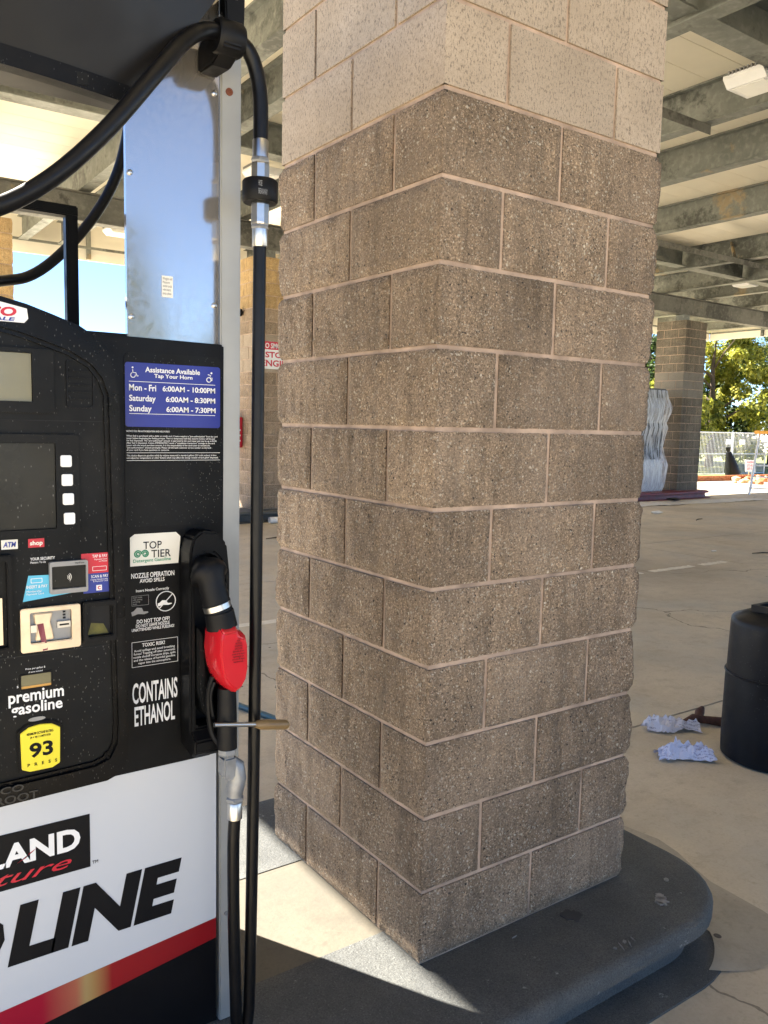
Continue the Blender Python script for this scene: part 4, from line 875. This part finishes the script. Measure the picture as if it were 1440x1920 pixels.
# ------------------------------------------------------------------ background by the left pillar
sx0, sx1 = PX['b'] + .09, PX['b'] + .72
sg = thing('no_smoking_sign', 'red and white no smoking stop engine sign on the block pillar', 'sign', (sx0, YB - .02, 2.3))
yy = YB - .016
build(MB().box(sx0, sx1, yy - .006, yy, 2.29, 2.73), 'sign_board', WHITE, sg); plate('red_band', sx0, sx1, 2.60, 2.729, yy - .0065, REDP, sg, .001)
text('sign_lettering', 'NO SMOKING', sx0 + .03, sx1 - .03, 2.62, 2.705, yy - .008, WHITE, sg, bold=.02); text('sign_lettering', 'STOP', sx0 + .1, sx1 - .14, 2.47, 2.565, yy - .0065, REDP, sg, bold=.03); text('sign_lettering', 'ENGINE', sx0 + .03, sx1 - .03, 2.33, 2.435, yy - .0065, REDP, sg, bold=.03)
fb = thing('extinguisher_box', 'red extinguisher box on the side of the block pillar behind the column', 'extinguisher box', (PX['b'] - .1, YB + .5, 1.0))
build(MB().box(PX['b'] - .2, PX['b'] - .012, YB + .38, YB + .62, 1.0, 1.5), 'box_body', REDP, fb, bevel=.01); text('box_lettering', 'FIRE', PX['b'] - .16, PX['b'] - .05, 1.1, 1.3, YB + .379, WHITE, fb)
lp_ = thing('wall_lamp', 'small dark round lamp fixed high on the block pillar', 'lamp', (PX['b'] - .04, YB + .4, 3.0))
build(MB().lathe([(.03, 0), (.06, -.02), (.06, -.06), (.02, -.075)], (PX['b'] - .012, YB + .42, 3.2), 16, 'x'), 'lamp_body', M_rub, lp_, smooth='angle'); build(MB().lathe([(.04, 0), (.04, -.01)], (PX['b'] - .087, YB + .42, 3.2), 16, 'x'), 'lamp_lens', M_lens, lp_)

# ------------------------------------------------------------------ wrapped dispenser by the far pillar
wx1, wx0, wy = PX['c'] - .42, PX['c'] - 1.65, YB + .12
Wd = thing('wrapped_dispenser', 'new dispenser wrapped in clear plastic film beside the distant pillar', 'dispenser', (wx1 - .5, wy + .3, 0))
build(MB().box(wx0, wx1, wy, wy + .6, 0, .75), 'lower_cabinet', M_door, Wd, bevel=.02); build(MB().box(wx0 + .1, wx1 - .1, wy - .02, wy + .6, .76, 1.62), 'black_console', M_black2, Wd, bevel=.03)
build(MB().box(wx0 + .02, wx1 - .02, wy + .05, wy + .55, 1.63, 2.2), 'upper_sheet', GREYP, Wd); build(MB().box(wx0, wx1, wy, wy + .6, 2.2, 2.42), 'top_cap', M_val, Wd, bevel=.02)
def film():
    m, nt, b = newmat('clear_film'); co = coords(nt, (1, 1, 1), False)
    mp = nd(nt, 'ShaderNodeMapping'); mp.inputs['Rotation'].default_value = (0, .55, 0); mp.inputs['Scale'].default_value = (7, 3, .9); nt.links.new(co, mp.inputs[0])
    f = nz(nt, mp.outputs[0], 2.5, 5, .6)
    b.inputs['Base Color'].default_value = (.78, .8, .84, 1); b.inputs['Roughness'].default_value = .3
    nt.links.new(ramp(nt, f, [(.36, .10), (.64, .62)]), b.inputs['Alpha']); bump(nt, b, f, .12, .02); return m
prof = [(.01, 0), (.05, .1), (.08, .4), (.10, .62), (.03, .85), (-.01, 1.05), (.02, 1.3), (.06, 1.5), (.03, 1.62), (.10, 1.85), (.12, 2.0), (.05, 2.2), (.02, 2.38)]
vs = []; ns = 48
for d, h in prof:
    for k in range(ns):
        a = 2 * math.pi * k / ns; ca, sa = math.cos(a), math.sin(a); e = .25
        ux = math.copysign(abs(ca) ** e, ca); uy = math.copysign(abs(sa) ** e, sa)
        w_ = d + .012 * noise.noise((ca * 3, sa * 3, h * 4))
        vs.append(((wx0 + wx1) / 2 + ux * ((wx1 - wx0) / 2 + .03 + w_), wy + .3 + uy * (.33 + w_), h))
fs = [(i * ns + k, i * ns + (k + 1) % ns, (i + 1) * ns + (k + 1) % ns, (i + 1) * ns + k) for i in range(len(prof) - 1) for k in range(ns)]
build(MB().add(vs, fs), 'plastic_film', film(), Wd, smooth=True)
M_tarp = plain('white_sheeting', (.62, .60, .55), .5, var=.12, scale=2)
tv = []; nx, ny = 40, 8
for j in range(ny + 1):
    for i in range(nx + 1):
        u, v = i / nx, j / ny
        x = 13.2 + 4.7 * u; yb = 9.45 - .15 * u + .12 * noise.noise((u * 7, 1, 0)); yt_ = YB - .36 - .55 * u * u
        tv.append((x, yb + (yt_ - yb) * v, GZ + .006 + .03 * abs(noise.noise((x * 3, v * 4, 0)))))
tag(build(MB().add(tv, [(j * (nx + 1) + i, j * (nx + 1) + i + 1, (j + 1) * (nx + 1) + i + 1, (j + 1) * (nx + 1) + i) for j in range(ny) for i in range(nx)]), 'plastic_sheeting', M_tarp, smooth=True, loc=(15.5, 10, GZ)), 'white plastic sheeting spread on the ground before the distant maroon island', 'sheeting')
for (a, s__) in ((0, 1), (.16, 1), (.31, 1), (.46, 1)): pass

# ------------------------------------------------------------------ stepladder
LX, LY = 18.95, 10.35
L = thing('stepladder', 'white stepladder with orange cap standing at the right edge', 'ladder', (LX, LY, GZ))
ltop = GZ + 1.62
u = Vector((.5, -.86, 0)); v = Vector((.86, .5, 0))   # ladder width axis, depth axis
def lp3(a, d, h): p = Vector((LX, LY, GZ)) + u * a + v * d; return (p.x, p.y, GZ + h)
for s in (-1, 1):
    build(MB().tube([lp3(s * .30 + .15, -.0, .0), lp3(s * .14 + .15, .40, 1.6)], .03, 6), 'front_rail', M_alu, L)
    build(MB().tube([lp3(s * .28 + .15, .85, .0), lp3(s * .14 + .15, .48, 1.6)], .022, 6), 'rear_rail', M_alu, L)
for k in range(5):
    t = (k + .6) / 5.4; w_ = .30 - .16 * t
    build(MB().tube([lp3(-w_ + .15, .4 * t, 1.6 * t), lp3(w_ + .15, .4 * t, 1.6 * t)], .026, 4), 'step', M_alu, L)
c0 = lp3(.15, .44, 1.63)
build(MB().box(c0[0] - .22, c0[0] + .22, c0[1] - .2, c0[1] + .2, c0[2] - .04, c0[2] + .05), 'top_cap', M_yelcap, L, bevel=.015)

# ------------------------------------------------------------------ site beyond the canopy
earth = MB().add([(20, 15.2, GZ + .01), (60, 15.2, GZ + .01), (60, 60, GZ + .3), (20, 60, GZ + .3)], [(0, 1, 2, 3)])
tag(build(earth, 'planting_ground', plain('grassy_earth', (.16, .17, .05), .95, var=.4, scale=1.5)), kind='structure')
bw = thing('brick_edging', 'low orange brick edging wall below the wire fence', 'wall', (22.4, 14.2, GZ))
bx = MB().box(-.145, .145, -.05, .05, 0, .085).mesh('brick', bevel=.006); bx.materials.append(M_brick)
for r_ in range(2):
    for k in range(18):
        o = link('brick', bx, None, bw); t = k * .302 + (.15 if r_ else 0); o.location = (-.6 + t, .35 - t * .06, r_ * .092); o.rotation_euler = (0, 0, -.06 + random.uniform(-.03, .03))
def fence(x, y, label, n=1):
    F = thing('wire_fence_panel', label, 'fence', (x, y, GZ), 'temporary wire fence panels')
    w, h = 2.25, 1.62
    mb = MB()
    for a in (0, w): mb.tube([(x + a, y, GZ), (x + a, y, GZ + h)], .025, 8)
    build(mb, 'fence_frame', M_alu, F)
    for z in (.05, .8, h - .02): build(MB().tube([(x, y, GZ + z), (x + w, y, GZ + z)], .018, 8), 'rail', M_alu, F)
    m2 = MB()
    for k in range(1, 26): m2.tube([(x + w * k / 26, y, GZ + .05), (x + w * k / 26, y, GZ + h - .02)], .004, 4)
    tag(build(m2, 'wires', M_alu, F), kind='stuff')
    return F
fence(25.3, 16.5, 'wire fence panel left of the black leaning bag below the maple'); fence(27.6, 16.5, 'wire fence panel with paper notices right of the black leaning bag')
for (x, lb) in ((27.1, 'small white notice on the fence left of the post'), (28.0, 'small white notice on the fence right of the post')):
    n_ = tag(build(MB().box(x, x + .32, 16.44, 16.46, .98, 1.17), 'paper_notice', WHITE, loc=(x, 16.45, 1)), lb, 'notice', 'fence notices')
wsn = thing('warning_board', 'white board with red lettering propped up beside the fence', 'sign', (27.0, 15.6, GZ))
build(MB().prism([(26.9, .02), (27.55, -.02), (27.48, .42), (26.84, .46)], 15.48, 15.5), 'board', WHITE, wsn); text('board_lettering', 'WARNING\nSITE AREA\nKEEP OUT', 26.95, 27.42, .08, .40, 15.478, REDP, wsn, bold=.02, align='CENTER')
build(MB().tube([(27.2, 15.53, GZ), (27.2, 15.52, .3)], .02, 6), 'stake', M_stone, wsn)
bg = thing('black_bag', 'tall black bag leaning beside the wire fence', 'bag', (26.2, 15.6, GZ))
build(MB().tube([(26.3, 15.6, GZ), (26.25, 15.6, .1), (26.05, 15.62, .5), (25.95, 15.64, .75)], [.26, .27, .17, .1], 10, smooth=3), 'bag_body', M_rub, bg, smooth='angle') if False else None
build(MB().tube([(26.32, 15.6, GZ + .02), (26.28, 15.6, GZ + .15), (26.18, 15.62, .25), (26.08, 15.64, .55), (26.02, 15.65, .72)], [.26, .27, .22, .14, .09], 10), 'bag_body', M_rub, bg, smooth='angle')
build(MB().tube([(26.0, 15.65, .74), (25.98, 15.66, .9)], [.06, .1], 8), 'bag_neck', M_rub, bg, smooth='angle')
gn = thing('red_generator', 'small red machine in a pale frame behind the stepladder', 'generator', (25.6, 13.6, GZ))
build(MB().box(25.5, 25.95, 13.4, 13.75, GZ + .12, GZ + .46), 'engine', REDP, gn, bevel=.05); build(MB().tube([(25.3, 13.3, GZ), (25.3, 13.3, GZ + .55), (26.1, 13.3, GZ + .55), (26.1, 13.3, GZ)], .025, 8), 'pipe_frame', M_alu, gn)
for k, x in enumerate((25.45, 25.98)): build(MB().lathe([(.1, -.04), (.1, .04)], (x, 13.28, GZ + .1), 16, 'y'), 'wheel', M_rub, gn)
for k in range(24):
    x, y_ = 22.9 + random.uniform(0, 3.4), 13.6 + random.uniform(-.9, .7); r_ = random.uniform(.07, .16)
    if x > 25 and y_ < 13.9: y_ = 14.1
    bm = bmesh.new(); bmesh.ops.create_icosphere(bm, subdivisions=1, radius=r_)
    for vv in bm.verts: vv.co *= 1 + .35 * noise.noise(vv.co * 9 + Vector((k, 0, 0))); vv.co.z *= .7
    me = bpy.data.meshes.new('rubble_stone'); bm.to_mesh(me); bm.free()
    tag(link('rubble_stone', me, M_stone if k % 3 else M_brick, None, (x, y_, GZ + r_ * .45)), 'rubble stone in the loose heap by the brick edging', 'stone', 'rubble heap stones')

# ------------------------------------------------------------------ trees
def leafmat(name, cols):
    m, nt, b = newmat(name); tc = nd(nt, 'ShaderNodeTexCoord')
    n = nd(nt, 'ShaderNodeTexNoise', i_Scale=1.1, i_Detail=2); nt.links.new(tc.outputs['Object'], n.inputs['Vector'])
    n2 = nd(nt, 'ShaderNodeTexWhiteNoise'); gi = nd(nt, 'ShaderNodeNewGeometry'); nt.links.new(gi.outputs['Random Per Island'], n2.inputs['Vector'])
    f = mth(nt, 'ADD', mth(nt, 'MULTIPLY', n.outputs['Fac'], .6), mth(nt, 'MULTIPLY', n2.outputs['Value'], .4))
    c = ramp(nt, f, [(.25, cols[0]), (.5, cols[1]), (.78, cols[2])]); nt.links.new(c, b.inputs['Base Color']); b.inputs['Roughness'].default_value = .55
    tr = nd(nt, 'ShaderNodeBsdfTranslucent'); nt.links.new(c, tr.inputs[0]); mx = nd(nt, 'ShaderNodeMixShader', i_0=.55)
    nt.links.new(b.outputs[0], mx.inputs[1]); nt.links.new(tr.outputs[0], mx.inputs[2]); nt.links.new(mx.outputs[0], nt.nodes['Material Output'].inputs[0]); return m
LM = [leafmat('maple_leaves', ((.10, .13, .02), (.32, .33, .04), (.58, .52, .09))), leafmat('green_leaves', ((.025, .05, .012), (.05, .085, .02), (.11, .14, .03)))]
M_bark = plain('bark', (.09, .065, .045), .9, var=.3, scale=8)
def tree(x, y, h, rx, label, mat, nl, size, seed, z0=GZ, low=.12, conifer=False, grp='trees beyond the canopy'):
    rng = random.Random(seed)
    t = thing('tree' if not conifer else 'conifer_tree', label, 'tree', (x, y, z0), grp)
    tm = MB().tube([(x, y, z0), (x + .05, y, z0 + h * .35), (x - .08, y + .05, z0 + h * .7), (x, y, z0 + h * .93)], [.16 * rx / 2.2, .12 * rx / 2.2, .07 * rx / 2.2, .02], 8)
    for k in range(7):
        a = rng.uniform(0, 6.28); zz = z0 + h * (.22 + .08 * k)
        tm.tube([(x, y, zz), (x + math.cos(a) * rx * .35, y + math.sin(a) * rx * .35, zz + h * .09), (x + math.cos(a) * rx * .75, y + math.sin(a) * rx * .75, zz + h * .16)], [.06, .04, .012], 6)
    build(tm, 'trunk', M_bark, t, smooth='angle')
    cl = []
    for k in range(70):
        zz = rng.random() ** .9; r_ = (math.sin(math.pi * min(1, .18 + .82 * zz)) ** .6 if not conifer else (1 - zz) * .9 + .05) * rx
        a = rng.uniform(0, 6.28); q = math.sqrt(rng.uniform(.25, 1.05))
        cl.append((x + math.cos(a) * r_ * q, y + math.sin(a) * r_ * q, z0 + h * (low + (1 - low) * zz), rng.uniform(.28, .62) * rx * .42))
    vs = []; fs = []
    for i in range(nl):
        c = cl[rng.randrange(70)]
        d = Vector((rng.gauss(0, 1), rng.gauss(0, 1), rng.gauss(0, 1))).normalized() * c[3] * rng.uniform(.5, 1.1)
        p = Vector((c[0], c[1], c[2])) + Vector((d.x, d.y, d.z * .8))
        if p.z < z0 + .25: continue
        nrm = (d.normalized() * .6 + Vector((rng.gauss(0, .5), rng.gauss(0, .5), .5 + rng.gauss(0, .4)))).normalized()
        uu = nrm.orthogonal().normalized(); uu = Matrix.Rotation(rng.uniform(0, 6.28), 3, nrm) @ uu; ww = nrm.cross(uu)
        s = size * rng.uniform(.6, 1.3); b = len(vs)
        vs += [p - uu * s, p - ww * s * .55 + nrm * s * .1, p + uu * s, p + ww * s * .55 + nrm * s * .1]; fs.append((b, b + 1, b + 2, b + 3))
    me = bpy.data.meshes.new('crown'); off = Vector((x, y, z0)); me.from_pydata([tuple(v - off) for v in vs], [], fs)
    link('crown', me, mat, t)
    return t
tree(32.2, 20.5, 6.4, 2.7, 'broad yellow green maple behind the wire fence', LM[0], 26000, .095, 1)
tree(36.4, 20.0, 6.9, 2.6, 'darker tree at the right edge behind the stepladder', LM[1], 14000, .11, 2)
tree(29.0, 21.5, 5.4, 2.2, 'green tree just beside the distant pillar left of the maple', LM[1], 13000, .1, 3)
tree(27.6, 19.6, 3.6, 1.9, 'low bushy tree peeping between front pillar and distant pillar', LM[0], 10000, .09, 4)
tree(35, 24.5, 5.0, 3.0, 'dense dark tree filling in behind the maple', LM[1], 7000, .17, 5)
for k, (x, y_, h, r_) in enumerate(((7.5, -33, 7.5, 2.2), (11, -36, 10, 2.8), (15.5, -34, 6.0, 2.6))):
    tree(x, y_, h, r_, ('narrow conifer mirrored low in the polished sheet', 'tallest conifer mirrored in the polished sheet', 'rounded tree mirrored at the right of the polished sheet')[k], LM[1], 3500, .25, 20 + k, conifer=k < 2, grp='trees mirrored in the polished sheet')
for k, (x, y_, h, r_) in enumerate(((4, 52, 5.0, 3.0), (10, 50, 5.4, 3.2), (16.5, 53, 5.2, 3.1), (23, 51, 5.6, 3.2), (29, 49, 5.0, 3.0))):
    tree(x, y_, h, r_, ('leftmost', 'second from left', 'middle', 'second from right', 'rightmost')[k] + ' of the distant green trees across the lot', LM[1], 2500, .25, 40 + k, grp='distant trees across the lot')
